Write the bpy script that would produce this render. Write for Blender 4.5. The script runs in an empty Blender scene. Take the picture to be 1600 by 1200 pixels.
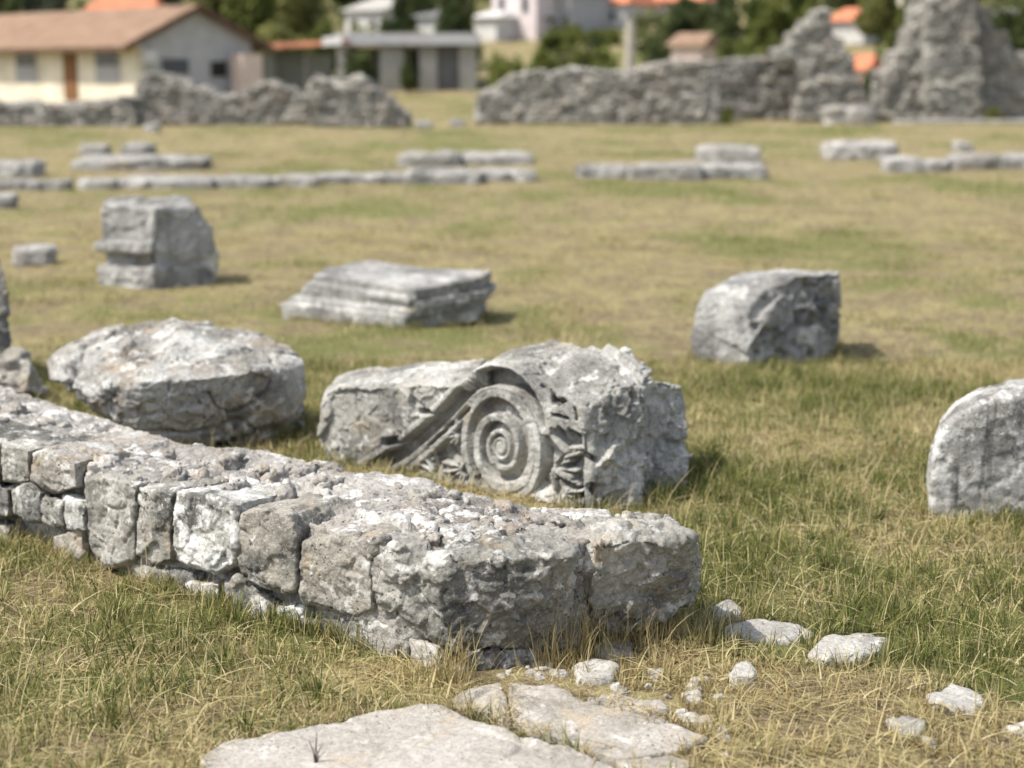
import bpy, bmesh, math, random
import numpy as np
from mathutils import Vector

random.seed(11)
RS = np.random.RandomState(5)
S = bpy.context.scene
COL = S.collection

# ------------------------------------------------------------------ camera geometry
FPX = 2600.0                       # focal length in photo pixels (photo is 1600 x 1200)
CAMZ = 1.6
PITCH = math.atan2(600 - 112, FPX)
CF = np.array([0, math.cos(PITCH), -math.sin(PITCH)])
CU = np.array([0, math.sin(PITCH), math.cos(PITCH)])
CO = np.array([0, 0, CAMZ])

def ray(px, py):
    d = CF + CU * ((600 - py) / FPX)
    return np.array([(px - 800) / FPX, d[1], d[2]])

def atz(px, py, z=0.0):
    d = ray(px, py)
    return CO + d * ((z - CAMZ) / d[2])

def atY(px, py, Y):
    d = ray(px, py)
    return CO + d * (Y / d[1])

class Plane:
    """a vertical plane through two ground points; n points towards the viewer"""
    def __init__(s, p, q):
        s.o = np.array([p[0], p[1], 0.0])
        u = np.array([q[0] - p[0], q[1] - p[1], 0.0])
        s.len = np.linalg.norm(u); s.u = u / s.len
        n = np.array([s.u[1], -s.u[0], 0.0])
        s.n = n if n @ (CO - s.o) > 0 else -n
    def pt(s, px, py, D=0.0):
        d = ray(px, py); o = s.o - s.n * D
        return CO + d * ((o - CO) @ s.n / (d @ s.n))
    def uv(s, px, py):
        p = s.pt(px, py)
        return (p - s.o) @ s.u, p[2]

# ------------------------------------------------------------------ numpy noise
def _h(i, j, k, seed):
    x = (i.astype(np.int64) * 374761393 + j.astype(np.int64) * 668265263 + k.astype(np.int64) * 2147483647 + seed * 974634511) & 0xffffffff
    x = ((x ^ (x >> 13)) * 1274126177) & 0xffffffff
    x = ((x ^ (x >> 16)) * 2246822519) & 0xffffffff
    return (x ^ (x >> 15)) & 0xffffffff

def perlin(p, seed=0):
    p = np.asarray(p, float)
    i = np.floor(p).astype(np.int64); f = p - i
    w = f * f * f * (f * (f * 6 - 15) + 10)
    r = np.zeros(len(p))
    for a in (0, 1):
        for b in (0, 1):
            for c in (0, 1):
                h = _h(i[:, 0] + a, i[:, 1] + b, i[:, 2] + c, seed)
                g = ((h & 1023) / 511.5 - 1) * (f[:, 0] - a) + (((h >> 10) & 1023) / 511.5 - 1) * (f[:, 1] - b) + (((h >> 20) & 1023) / 511.5 - 1) * (f[:, 2] - c)
                r += g * (w[:, 0] if a else 1 - w[:, 0]) * (w[:, 1] if b else 1 - w[:, 1]) * (w[:, 2] if c else 1 - w[:, 2])
    return r * 1.25

def fbm(p, octv=4, seed=0, gain=0.5):
    p = np.asarray(p, float)
    s = np.zeros(len(p)); a = 1.0
    for o in range(octv):
        s += a * perlin(p * (2.03 ** o) + 17.3 * o, seed + o * 7); a *= gain
    return s

def worley(p, seed=0):
    """F1 distance, F2 distance and a random value of the nearest cell"""
    p = np.asarray(p, float)
    i = np.floor(p).astype(np.int64)
    f1 = np.full(len(p), 9.0); f2 = np.full(len(p), 9.0); cv = np.zeros(len(p))
    for a in (-1, 0, 1):
        for b in (-1, 0, 1):
            for c in (-1, 0, 1):
                x, y, z = i[:, 0] + a, i[:, 1] + b, i[:, 2] + c
                h = _h(x, y, z, seed)
                q = np.stack([x + (h & 1023) / 1023, y + ((h >> 10) & 1023) / 1023, z + ((h >> 20) & 1023) / 1023], 1)
                d = np.sqrt(((p - q) ** 2).sum(1))
                v = (_h(x, y, z, seed + 91) & 0xffff) / 65535
                m = d < f1
                f2 = np.where(m, f1, np.minimum(f2, d)); cv = np.where(m, v, cv); f1 = np.where(m, d, f1)
    return f1, f2, cv

def facets(p, seed=0, slope=.6):
    """piecewise planar chipping: every cell is a plane of random height and tilt"""
    p = np.asarray(p, float); i = np.floor(p).astype(np.int64)
    f1 = np.full(len(p), 9.0); out = np.zeros(len(p))
    for a in (-1, 0, 1):
        for b in (-1, 0, 1):
            for c in (-1, 0, 1):
                x, y, z = i[:, 0] + a, i[:, 1] + b, i[:, 2] + c
                h = _h(x, y, z, seed)
                q = np.stack([x + (h & 1023) / 1023, y + ((h >> 10) & 1023) / 1023, z + ((h >> 20) & 1023) / 1023], 1)
                r = p - q; d = (r ** 2).sum(1); g = _h(x, y, z, seed + 57)
                v = (_h(x, y, z, seed + 91) & 0xffff) / 65535 - .5 + slope * (((g & 1023) / 511.5 - 1) * r[:, 0] + (((g >> 10) & 1023) / 511.5 - 1) * r[:, 1] + (((g >> 20) & 1023) / 511.5 - 1) * r[:, 2])
                m = d < f1; out = np.where(m, v, out); f1 = np.where(m, d, f1)
    return out

def sstep(a, b, x):
    t = np.clip((x - a) / (b - a), 0, 1)
    return t * t * (3 - 2 * t)

# ------------------------------------------------------------------ terrain height
def hill(y):
    t = np.maximum(0, np.asarray(y, float) - 90)
    return 0.13 * t * t / (t + 6.0)

def gz(x, y):
    x = np.atleast_1d(np.asarray(x, float)); y = np.atleast_1d(np.asarray(y, float))
    p = np.stack([x, y, np.zeros_like(x)], 1)
    return 0.012 * fbm(p * 1.7, 3, 3) * np.clip(y / 6, .3, 1) + 0.05 * perlin(p * .16, 8) * sstep(9, 20, y) + hill(y)

# ------------------------------------------------------------------ materials
class NT:
    def __init__(s, name):
        s.m = bpy.data.materials.new(name); s.m.use_nodes = True
        s.t = s.m.node_tree; s.t.nodes.clear()
        s.out = s.n('ShaderNodeOutputMaterial')
    def n(s, t, **kw):
        x = s.t.nodes.new(t)
        for k, v in kw.items(): setattr(x, k, v)
        return x
    def l(s, a, b): s.t.links.new(a, b)
    def set(s, node, key, v):
        if hasattr(v, 'links') or isinstance(v, bpy.types.NodeSocket): s.l(v, node.inputs[key])
        else: node.inputs[key].default_value = v
    def noise(s, vec, scale, detail=4, rough=.55, dist=0.0):
        x = s.n('ShaderNodeTexNoise'); s.l(vec, x.inputs['Vector'])
        x.inputs['Scale'].default_value = scale; x.inputs['Detail'].default_value = detail
        x.inputs['Roughness'].default_value = rough; x.inputs['Distortion'].default_value = dist
        return x.outputs['Fac']
    def voro(s, vec, scale, feature='F1', out='Distance'):
        x = s.n('ShaderNodeTexVoronoi', feature=feature); s.l(vec, x.inputs['Vector'])
        x.inputs['Scale'].default_value = scale
        return x.outputs[out]
    def rng(s, v, a, b, c=0.0, d=1.0, smooth=True):
        x = s.n('ShaderNodeMapRange'); x.interpolation_type = 'SMOOTHSTEP' if smooth else 'LINEAR'
        s.set(x, 0, v)
        for k, q in zip((1, 2, 3, 4), (a, b, c, d)): x.inputs[k].default_value = q
        return x.outputs[0]
    def math(s, op, a, b=0.0):
        x = s.n('ShaderNodeMath', operation=op); s.set(x, 0, a); s.set(x, 1, b); return x.outputs[0]
    def mix(s, f, a, b, blend='MIX'):
        x = s.n('ShaderNodeMix', data_type='RGBA', blend_type=blend)
        s.set(x, 0, f)
        for k, q in ((6, a), (7, b)):
            if isinstance(q, tuple): x.inputs[k].default_value = (*q, 1)
            else: s.l(q, x.inputs[k])
        return x.outputs[2]
    def vec(s, scale=(1, 1, 1), rnd=True):
        tc = s.n('ShaderNodeTexCoord'); mp = s.n('ShaderNodeMapping'); s.l(tc.outputs['Object'], mp.inputs[0])
        mp.inputs['Scale'].default_value = scale
        if rnd:
            oi = s.n('ShaderNodeObjectInfo'); m = s.math('MULTIPLY', oi.outputs['Random'], 53.0)
            s.l(m, mp.inputs['Location'])
        return mp.outputs[0]
    def principled(s, col, rough=.9, normal=None, spec=.2):
        b = s.n('ShaderNodeBsdfPrincipled')
        if isinstance(col, tuple): b.inputs['Base Color'].default_value = (*col, 1)
        else: s.l(col, b.inputs['Base Color'])
        s.set(b, 'Roughness', rough); b.inputs['Specular IOR Level'].default_value = spec
        if normal is not None: s.l(normal, b.inputs['Normal'])
        s.l(b.outputs[0], s.out.inputs[0]); return b
    def bump(s, h, strength, dist):
        b = s.n('ShaderNodeBump'); b.inputs['Strength'].default_value = strength; b.inputs['Distance'].default_value = dist
        s.l(h, b.inputs['Height']); return b.outputs[0]

def stone_mat(name, dark=(.10, .10, .095), mid=(.24, .235, .22), light=(.42, .41, .39), white=(.62, .61, .58),
              warm=(.38, .31, .225), lichen=.5, spots=.5, warmth=.3, sc=1.0, bump=.7, streak=None):
    if name.split()[0] in ('weathered', 'dark', 'tan', 'carved', 'grey', 'streaked', 'white'):
        dark, mid, light, = [tuple(min(.62, a * q) for a, q in zip(c, (1.22, 1.20, 1.16))) for c in (dark, mid, light)]
    k = NT(name); v = k.vec()
    n1 = k.noise(v, 3.2 * sc, 7, .62)
    c = k.mix(k.rng(n1, .36, .52), dark, mid)
    c = k.mix(k.rng(n1, .5, .66), c, light)
    nf = k.noise(v, 60 * sc, 4, .65)
    c = k.mix(k.rng(nf, .3, .7, 0, .55), c, k.mix(.55, c, (.02, .02, .02)))
    if warmth > 0:
        n4 = k.noise(v, 5.3 * sc, 6, .6, .6)
        c = k.mix(k.rng(n4, .60 - .16 * warmth, .70 - .1 * warmth, 0, .8), c, warm)
    n2 = k.noise(v, 10.5 * sc, 9, .68, .3)
    c = k.mix(k.rng(n2, .60 - .14 * lichen, .67 - .14 * lichen, 0, .85), c, white)
    v2 = k.voro(v, 34 * sc); g2 = k.noise(v, 6.1 * sc, 3)
    blot = k.math('MULTIPLY', k.rng(v2, .18, .34, 1, 0), k.rng(g2, .5, .6))
    c = k.mix(k.math('MULTIPLY', blot, .55 * min(1, lichen * 1.4)), c, white)
    n3 = k.noise(v, 15 * sc, 8, .7, .4)
    c = k.mix(k.rng(n3, .68 - .12 * spots, .73 - .12 * spots, 0, .8), c, (.045, .045, .042))
    v1 = k.voro(v, 58 * sc)
    pit = k.math('MULTIPLY', k.rng(v1, .10, .26, 1, 0), k.rng(k.noise(v, 8 * sc, 3), .52, .62))
    c = k.mix(k.math('MULTIPLY', pit, .8), c, (.05, .05, .045))
    if streak:
        sv = k.vec((9, 9, .8)); ns = k.noise(sv, 1.3, 4, .6)
        c = k.mix(k.rng(ns, .5, .62, 0, streak), c, (.09, .09, .085))
    nx = k.noise(v, 130 * sc, 5, .75)
    c = k.mix(k.rng(nx, .54, .66, 0, .5), c, (.05, .05, .047))
    c = k.mix(k.rng(nx, .46, .36, 0, .35), c, white)
    oi = k.n('ShaderNodeObjectInfo'); c = k.mix(k.rng(oi.outputs['Random'], 0, 1, 0, .16, False), c, (.05, .048, .042))
    h = k.math('ADD', k.math('MULTIPLY', nf, .7), k.math('MULTIPLY', n2, 1.0))
    h = k.math('SUBTRACT', h, k.math('MULTIPLY', nx, .55))
    h = k.math('ADD', h, k.math('MULTIPLY', n3, -.7))
    h = k.math('SUBTRACT', h, k.math('MULTIPLY', pit, .8))
    k.principled(c, .93, k.bump(h, bump, .012 / sc), .12)
    return k.m

M = {}
M['wall_stone'] = stone_mat('weathered grey limestone', lichen=.46, spots=.5, warmth=.2, mid=(.27, .265, .245), light=(.42, .41, .385))
M['wall_stone_dark'] = stone_mat('dark grey limestone', dark=(.08, .08, .078), mid=(.19, .19, .185), light=(.34, .335, .32), lichen=.42, spots=.75, warmth=.1)
M['wall_stone_tan'] = stone_mat('tan limestone', mid=(.30, .285, .255), light=(.43, .41, .375), lichen=.38, spots=.45, warmth=.2)
M['lichen_stone'] = stone_mat('white lichen limestone', mid=(.40, .40, .385), light=(.56, .56, .54), white=(.74, .74, .72), lichen=.85, spots=.55, warmth=0)
M['core'] = stone_mat('pale rubble mortar', dark=(.27, .25, .225), mid=(.47, .445, .41), light=(.62, .595, .555), white=(.76, .745, .72), warm=(.42, .35, .28), lichen=.52, spots=.52, warmth=.32, bump=1.0)
M['pebble'] = stone_mat('pale rubble pebble', dark=(.26, .24, .21), mid=(.44, .41, .37), light=(.6, .57, .53), lichen=.5, spots=.35, warmth=.55)
M['boulder'] = stone_mat('white topped boulder', dark=(.16, .155, .145), mid=(.36, .35, .33), light=(.56, .545, .51), white=(.72, .71, .68), warm=(.42, .34, .25), lichen=.5, spots=.72, warmth=.35, bump=1.0)
M['carved'] = stone_mat('carved grey limestone', dark=(.17, .168, .16), mid=(.33, .328, .312), light=(.45, .445, .425), white=(.60, .595, .57), warm=(.36, .32, .25), lichen=.36, spots=.36, warmth=.25, bump=.5)
M['block'] = stone_mat('grey block', dark=(.17, .17, .17), mid=(.33, .33, .33), light=(.46, .46, .455), lichen=.4, spots=.45, warmth=.08, sc=.7, bump=.8, streak=.3)
M['drum'] = stone_mat('streaked grey stone', dark=(.16, .16, .158), mid=(.32, .318, .31), light=(.50, .495, .48), white=(.72, .71, .69), lichen=.72, spots=.35, warmth=0, streak=.8)
M['slab'] = stone_mat('pale paving', dark=(.36, .33, .285), mid=(.49, .455, .405), light=(.57, .535, .485), white=(.64, .61, .57), warm=(.46, .38, .28), lichen=.25, spots=.0, warmth=.3, bump=.6)
M['pale_stone'] = stone_mat('bleached stone', dark=(.30, .29, .265), mid=(.52, .50, .465), light=(.66, .64, .60), white=(.70, .68, .65), lichen=.4, spots=.35, warmth=.2)
M['far_pale'] = stone_mat('far pale stone', dark=(.22, .21, .19), mid=(.37, .355, .33), light=(.50, .48, .45), lichen=.35, spots=.35, warmth=.15, sc=.35)
M['far_slab'] = stone_mat('far field stone', dark=(.19, .185, .172), mid=(.35, .335, .315), light=(.46, .45, .425), lichen=.35, spots=.35, warmth=.1, sc=.35)

def masonry(name, mid, warm):
    k = NT(name); v = k.vec((2.6, 2.6, 5.2), rnd=False)
    cellc = k.voro(v, 1.0, 'F1', 'Color'); sep = k.n('ShaderNodeSeparateColor'); k.l(cellc, sep.inputs[0])
    edge = k.voro(v, 1.0, 'DISTANCE_TO_EDGE')
    v2 = k.vec(rnd=False)
    n = k.noise(v2, .5, 5, .6)
    c = k.mix(sep.outputs[0], tuple(x * .6 for x in mid), tuple(min(1, x * 1.3) for x in mid))
    c = k.mix(k.rng(sep.outputs[1], .72, .8, 0, .5), c, warm)
    c = k.mix(k.rng(n, .42, .62, 0, .35), c, (.40, .385, .355))
    c = k.mix(k.rng(edge, .02, .10, .5, 0), c, (.16, .155, .14))
    h = k.math('ADD', k.rng(edge, .0, .18), k.math('MULTIPLY', k.noise(v2, 6, 4), .6))
    k.principled(c, .95, k.bump(h, 1.0, .08), .1)
    return k.m
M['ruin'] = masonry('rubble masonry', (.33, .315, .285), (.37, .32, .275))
M['ruin_shaded'] = masonry('shade-toned rubble masonry', (.27, .26, .24), (.30, .26, .22))  # darker copy of the masonry: the linking wall's shade is put into its colour

def plain(name, col, var=.15, sc=2.0, rough=.85, spec=.2, stretch=(1, 1, 1)):
    k = NT(name); v = k.vec(stretch)
    n = k.noise(v, sc, 6, .6)
    c = k.mix(k.rng(n, .3, .7), tuple(x * (1 - var) for x in col), tuple(min(1, x * (1 + var)) for x in col))
    k.principled(c, rough, k.bump(n, .2, .02), spec); return k.m

def tiled(name, col, col2):
    k = NT(name); v = k.vec(rnd=False)
    w = k.n('ShaderNodeTexWave', wave_type='BANDS', bands_direction='X'); k.l(v, w.inputs[0]); w.inputs['Scale'].default_value = 1.6
    n = k.noise(v, 1.2, 6, .6)
    c = k.mix(k.rng(n, .35, .65), col, col2)
    c = k.mix(k.math('MULTIPLY', w.outputs['Fac'], .25), c, tuple(x * .6 for x in col))
    k.principled(c, .9, k.bump(w.outputs['Fac'], .5, .05), .1); return k.m

M['cream'] = plain('cream render', (.66, .60, .48), .16, .8)
M['gable_grey'] = plain('grey render with gable shade', (.42, .415, .42), .08)  # on the cream house's gable this grey paints in the wall's shade
M['pink_render'] = plain('pink render', (.62, .50, .43), .08)
M['white_render'] = plain('white render', (.60, .585, .565), .10)
M['pinkwhite'] = plain('pale pink render', (.66, .58, .57), .08)
M['concrete'] = plain('raw concrete', (.36, .345, .315), .18, 1.0)
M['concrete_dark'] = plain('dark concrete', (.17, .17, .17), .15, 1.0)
M['greenwall'] = plain('grey green boarding', (.19, .195, .16), .15, 2.0, stretch=(4, 4, .5))
M['palegreen'] = plain('pale green board', (.36, .36, .30), .1)
M['roof_brown'] = tiled('brown roof tiles', (.22, .145, .10), (.30, .205, .145))
M['roof_orange'] = tiled('orange roof tiles', (.60, .235, .13), (.50, .19, .11))
M['roof_rust'] = plain('rusty sheet roof', (.42, .18, .11), .25, 1.5)
M['trim'] = plain('dark brown trim', (.12, .075, .05), .15)
M['door'] = plain('brown door', (.20, .10, .045), .15)
M['glass'] = plain('dark window glass', (.06, .065, .075), .1, rough=.15, spec=.5)
M['curtain'] = plain('grey window shutter', (.36, .35, .35), .1)
M['void_shade'] = plain('painted dark opening', (.03, .03, .03), .1)  # near-black plate paints the unlit depth of an opening that is not cut
M['post'] = plain('weathered post', (.34, .31, .27), .15, 3)
M['bark'] = plain('bark', (.10, .08, .06), .3, 5)
M['twig'] = plain('dead twig', (.07, .055, .04), .2, 8)

def leafy(name, trans=.35):
    k = NT(name)
    a = k.n('ShaderNodeAttribute', attribute_name='col')
    d = k.n('ShaderNodeBsdfDiffuse'); t = k.n('ShaderNodeBsdfTranslucent'); m = k.n('ShaderNodeMixShader')
    k.l(a.outputs['Color'], d.inputs[0]); k.l(a.outputs['Color'], t.inputs[0])
    m.inputs[0].default_value = trans
    k.l(d.outputs[0], m.inputs[1]); k.l(t.outputs[0], m.inputs[2]); k.l(m.outputs[0], k.out.inputs[0])
    return k.m
M['leaf'] = leafy('leaves'); M['grass'] = leafy('grass blades', .38)

def ground_mat():
    k = NT('meadow soil and thatch')
    tc = k.n('ShaderNodeTexCoord'); v = tc.outputs['Object']
    at = k.n('ShaderNodeAttribute', attribute_name='green')
    n0 = k.noise(v, .35, 5, .6); n1 = k.noise(v, 1.6, 6, .65); n2 = k.noise(v, 9, 6, .7); n3 = k.noise(v, 70, 5, .7)
    mv = k.n('ShaderNodeMapping'); k.l(v, mv.inputs[0]); mv.inputs['Scale'].default_value = (160, 40, 40)
    n4 = k.noise(mv.outputs[0], 1, 4, .7, 1.5)
    soil = k.mix(k.rng(n3, .35, .65), (.14, .108, .068), (.25, .20, .13))
    thatch = k.mix(k.rng(n4, .35, .65), (.205, .178, .088), (.43, .37, .19))
    green = k.mix(k.rng(n3, .35, .65), (.10, .108, .042), (.23, .225, .092))
    c = k.mix(k.rng(k.math('ADD', k.math('MULTIPLY', n2, .6), k.math('MULTIPLY', n1, .4)), .44, .56), soil, thatch)
    gf = k.math('ADD', at.outputs['Fac'], k.math('ADD', k.math('MULTIPLY', k.math('SUBTRACT', n1, .5), 1.2), k.math('MULTIPLY', k.math('SUBTRACT', n0, .5), 2.3)))
    c = k.mix(k.rng(gf, .25, .75), c, green)
    h = k.math('ADD', k.math('MULTIPLY', n2, 1.0), k.math('ADD', k.math('MULTIPLY', n3, .35), k.math('MULTIPLY', n4, .25)))
    k.principled(c, .95, k.bump(h, .9, .03), .05)
    return k.m
M['ground'] = ground_mat()

# ------------------------------------------------------------------ object helpers
def tag(o, label=None, cat=None, group=None, kind=None):
    if label: o['label'] = label
    if cat: o['category'] = cat
    if group: o['group'] = group
    if kind: o['kind'] = kind
    return o

def empty(name, loc, label, cat, group=None, rz=0.0):
    o = bpy.data.objects.new(name, None); COL.objects.link(o)
    o.location = loc; o.rotation_euler = (0, 0, rz); o.empty_display_size = .2
    return tag(o, label, cat, group)

def link(name, me, mat, loc=(0, 0, 0), parent=None):
    me.name = name
    o = bpy.data.objects.new(name, me); COL.objects.link(o); o.location = loc
    if mat: me.materials.clear(); me.materials.append(mat)
    if parent: o.parent = parent
    return o

def npmesh(name, V, F, nper, col=None, smooth=False):
    """fast mesh from numpy: V (n,3), F flat loop indices, nper face sizes"""
    me = bpy.data.meshes.new(name)
    V = np.asarray(V, np.float32); F = np.asarray(F, np.int32); nper = np.asarray(nper, np.int32)
    me.vertices.add(len(V)); me.vertices.foreach_set('co', V.ravel())
    me.loops.add(len(F)); me.loops.foreach_set('vertex_index', F)
    me.polygons.add(len(nper))
    st = np.zeros(len(nper), np.int32); st[1:] = np.cumsum(nper)[:-1]
    me.polygons.foreach_set('loop_start', st)
    me.polygons.foreach_set('use_smooth', np.full(len(nper), smooth))
    me.update(calc_edges=True)
    if col is not None:
        a = me.attributes.new('col', 'FLOAT_COLOR', 'POINT')
        c4 = np.ones((len(V), 4), np.float32); c4[:, :3] = col
        a.data.foreach_set('color', c4.ravel())
    return me

class MB:
    """collects boxes / prisms / tubes, links them as one mesh"""
    def __init__(s): s.bm = bmesh.new()
    def box(s, c, size, rz=0.0, bevel=0.0):
        r = bmesh.ops.create_cube(s.bm, size=1.0); vs = r['verts']
        for v in vs: v.co = Vector((v.co.x * size[0], v.co.y * size[1], v.co.z * size[2]))
        if bevel:
            es = list({e for v in vs for e in v.link_edges})
            rb = bmesh.ops.bevel(s.bm, geom=es, offset=bevel, segments=1, affect='EDGES'); vs = list({v for f in rb['faces'] for v in f.verts} | {v for v in vs if v.is_valid})
        cz, sz = math.cos(rz), math.sin(rz)
        for v in vs: v.co = Vector((c[0] + v.co.x * cz - v.co.y * sz, c[1] + v.co.x * sz + v.co.y * cz, c[2] + v.co.z))
        return s
    def poly(s, pts, thick):
        """closed plate: polygon pts (3D) extruded by vector thick"""
        t = Vector(thick)
        a = [s.bm.verts.new(Vector(p)) for p in pts]; b = [s.bm.verts.new(Vector(p) + t) for p in pts]
        s.bm.faces.new(a); s.bm.faces.new(b[::-1])
        for i in range(len(a)):
            j = (i + 1) % len(a); s.bm.faces.new((a[j], a[i], b[i], b[j]))
        return s
    def tube(s, pts, rad, seg=8):
        rings = []
        for i, p in enumerate(pts):
            p = Vector(p); d = (Vector(pts[min(i + 1, len(pts) - 1)]) - Vector(pts[max(i - 1, 0)])).normalized()
            x = d.orthogonal().normalized(); y = d.cross(x); r = rad[i] if hasattr(rad, '__len__') else rad
            rings.append([s.bm.verts.new(p + (x * math.cos(a) + y * math.sin(a)) * r) for a in [2 * math.pi * q / seg for q in range(seg)]])
        for A, B in zip(rings, rings[1:]):
            for q in range(seg): s.bm.faces.new((A[q], A[(q + 1) % seg], B[(q + 1) % seg], B[q]))
        s.bm.faces.new(rings[0][::-1]); s.bm.faces.new(rings[-1])
        return s
    def build(s, name, mat, parent=None, loc=(0, 0, 0)):
        bmesh.ops.recalc_face_normals(s.bm, faces=s.bm.faces)
        me = bpy.data.meshes.new(name); s.bm.to_mesh(me); s.bm.free()
        return link(name, me, mat, loc, parent)

FOOT = []          # footprints (convex polygons in xy) that keep grass away

def hull2d(P):
    P = sorted(map(tuple, P))
    def half(Q):
        h = []
        for p in Q:
            while len(h) > 1 and (h[-1][0] - h[-2][0]) * (p[1] - h[-2][1]) - (h[-1][1] - h[-2][1]) * (p[0] - h[-2][0]) <= 0: h.pop()
            h.append(p)
        return h
    a = half(P); b = half(P[::-1]); return np.array(a[:-1] + b[:-1])

def solid(pieces, vox):
    """voxel union of convex hulls (lists of points) and prisms (('prism', polygon, offset vector))"""
    bm = bmesh.new()
    for pc in pieces:
        if isinstance(pc, tuple) and pc[0] == 'prism':
            t = Vector(pc[2]); a = [bm.verts.new(Vector(p)) for p in pc[1]]; b = [bm.verts.new(Vector(p) + t) for p in pc[1]]
            fs = [bm.faces.new(a), bm.faces.new(b[::-1])]
            for i in range(len(a)):
                j = (i + 1) % len(a); fs.append(bm.faces.new((a[j], a[i], b[i], b[j])))
            bmesh.ops.recalc_face_normals(bm, faces=fs)
            bmesh.ops.triangulate(bm, faces=fs[:2])
        else:
            vs = [bm.verts.new(Vector(p)) for p in pc]
            r = bmesh.ops.convex_hull(bm, input=vs, use_existing_faces=False)
            dele = [g for g in r['geom_interior'] if isinstance(g, bmesh.types.BMVert)]
            bmesh.ops.delete(bm, geom=dele, context='VERTS')
    me = bpy.data.meshes.new('tmp'); bm.to_mesh(me); bm.free()
    ob = bpy.data.objects.new('tmp', me); COL.objects.link(ob)
    md = ob.modifiers.new('r', 'REMESH'); md.mode = 'VOXEL'; md.voxel_size = vox
    dg = bpy.context.evaluated_depsgraph_get()
    out = bpy.data.meshes.new_from_object(ob.evaluated_get(dg))
    bpy.data.objects.remove(ob); bpy.data.meshes.remove(me)
    return out

def get_co(me):
    a = np.empty(len(me.vertices) * 3, np.float32); me.vertices.foreach_get('co', a); return a.reshape(-1, 3).astype(float)
def set_co(me, V): me.vertices.foreach_set('co', V.astype(np.float32).ravel()); me.update()
def get_no(me):
    a = np.empty(len(me.vertices) * 3, np.float32); me.vertices.foreach_get('normal', a); return a.reshape(-1, 3).astype(float)
def edges(me):
    a = np.empty(len(me.edges) * 2, np.int32); me.edges.foreach_get('vertices', a); return a.reshape(-1, 2)

def lap(V, E, it, f=.6):
    n = len(V); deg = np.maximum(np.bincount(E.ravel(), minlength=n), 1)
    for _ in range(it):
        s = np.stack([np.bincount(E[:, 0], V[E[:, 1], c], n) + np.bincount(E[:, 1], V[E[:, 0], c], n) for c in range(3)], 1)
        V = V + f * (s / deg[:, None] - V)
    return V

def stone_disp(big=.02, chip=.0, pit=.0, crack=.0, fine=.002, strata=0.0, f=4.0, fc=8.0, fp=22.0, seed=0):
    def fn(p, n):
        w = p + .06 / f * 4 * np.stack([perlin(p * f * 1.3, seed + 1), perlin(p * f * 1.3 + 9, seed + 2), perlin(p * f * 1.3 + 19, seed + 3)], 1)
        d = big * fbm(p * f, 3, seed)
        if chip:
            w2 = p + .02 * 8 / fc * np.stack([perlin(p * fc * 1.7, seed + 6), perlin(p * fc * 1.7 + 9, seed + 7), perlin(p * fc * 1.7 + 19, seed + 8)], 1)
            d += chip * facets(w2 * fc * np.array([1, 1, 1.4]), seed + 5) + .5 * chip * facets(w2 * fc * 2.3 * np.array([1, 1, 1.5]), seed + 9)
        if crack:
            q = perlin(w * f * 1.1 + 31, seed + 11); g = sstep(-.1, .25, perlin(p * f * .7 + 5, seed + 12))
            d -= crack * np.exp(-(q / .035) ** 2) * g
        if strata:
            q = np.abs(perlin(w * np.array([f, f, f * 5]), seed + 21)); d += strata * (q - .25)
        if pit:
            f1, f2, cv = worley(p * fp, seed + 31)
            d -= pit * sstep(.38, .12, f1) * (cv > .45) * sstep(-.15, .2, perlin(p * f + 3, seed + 33))
        rg = 1 - 2.2 * np.abs(perlin(p * 26, seed + 43)); rg2 = 1 - 2.2 * np.abs(perlin(p * 61, seed + 44))
        return d + fine * fbm(p * 45, 3, seed + 41) - fine * .9 * np.maximum(rg, 0) ** 2 * sstep(-.2, .3, perlin(p * 9, seed + 45)) - fine * .5 * np.maximum(rg2, 0) ** 2
    return fn

def rock(name, pieces, mat, disp=None, vox=.01, smooth=4, loc=None, parent=None, label=None, cat=None, group=None, foot=True, post=None, smooth2=0):
    allp = np.array([p for pc in pieces for p in (pc[1] if isinstance(pc, tuple) else pc)])
    if parent is not None:
        loc = np.array(parent.location)
    elif loc is None:
        loc = np.array([allp[:, 0].mean(), allp[:, 1].mean(), 0.0]); loc[2] = float(hill(loc[1]))
    me = solid(pieces, vox)
    V = get_co(me); E = edges(me)
    V = lap(V, E, smooth); set_co(me, V)
    N = get_no(me)
    if disp: V = V + N * disp(V, N)[:, None]
    if post: V = post(V, N)
    if smooth2: V = lap(V, E, smooth2, .4)
    if foot:
        lowv = V[V[:, 2] < .07 + loc[2]]
        if len(lowv) > 3: FOOT.append(hull2d(lowv[::max(1, len(lowv) // 800), :2]))
    set_co(me, V - loc)
    me.polygons.foreach_set('use_smooth', np.ones(len(me.polygons), bool))
    o = link(name, me, mat, (0, 0, 0) if parent is not None else loc, parent)
    tag(o, label, cat, group)
    return o

# ================================================================== NEAR WALL
HW = .33
KW = atz(690, 868, HW); LW = atz(0, 700, HW); EW = atz(1088, 826, HW)
LONG = Plane(LW, KW); END = Plane(KW, EW)
up = np.array([0, 0, 1.0])
wall = empty('low_stone_wall', (float(KW[0]), float(KW[1]), 0), 'low ruined wall of weathered limestone blocks with pale rubble top, running diagonally in front', 'stone wall')

def face_block(P, quad, depth=.22, bulge=.02, top=None, jit=.006):
    """hull for a roughly squared block: quad = outline in photo pixels on plane P (any number of points)"""
    c = np.mean(quad, 0); pts = []
    for q in quad:
        q = c + (np.array(q, float) - c) * 1.025
        pts.append(P.pt(*q, .02)); pts.append(P.pt(*(c + (q - c) * .93), -bulge + RS.uniform(-jit, jit)))
        pts.append(P.pt(*(c + (q - c) * .97), .025) - P.n * depth)
    return pts

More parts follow.
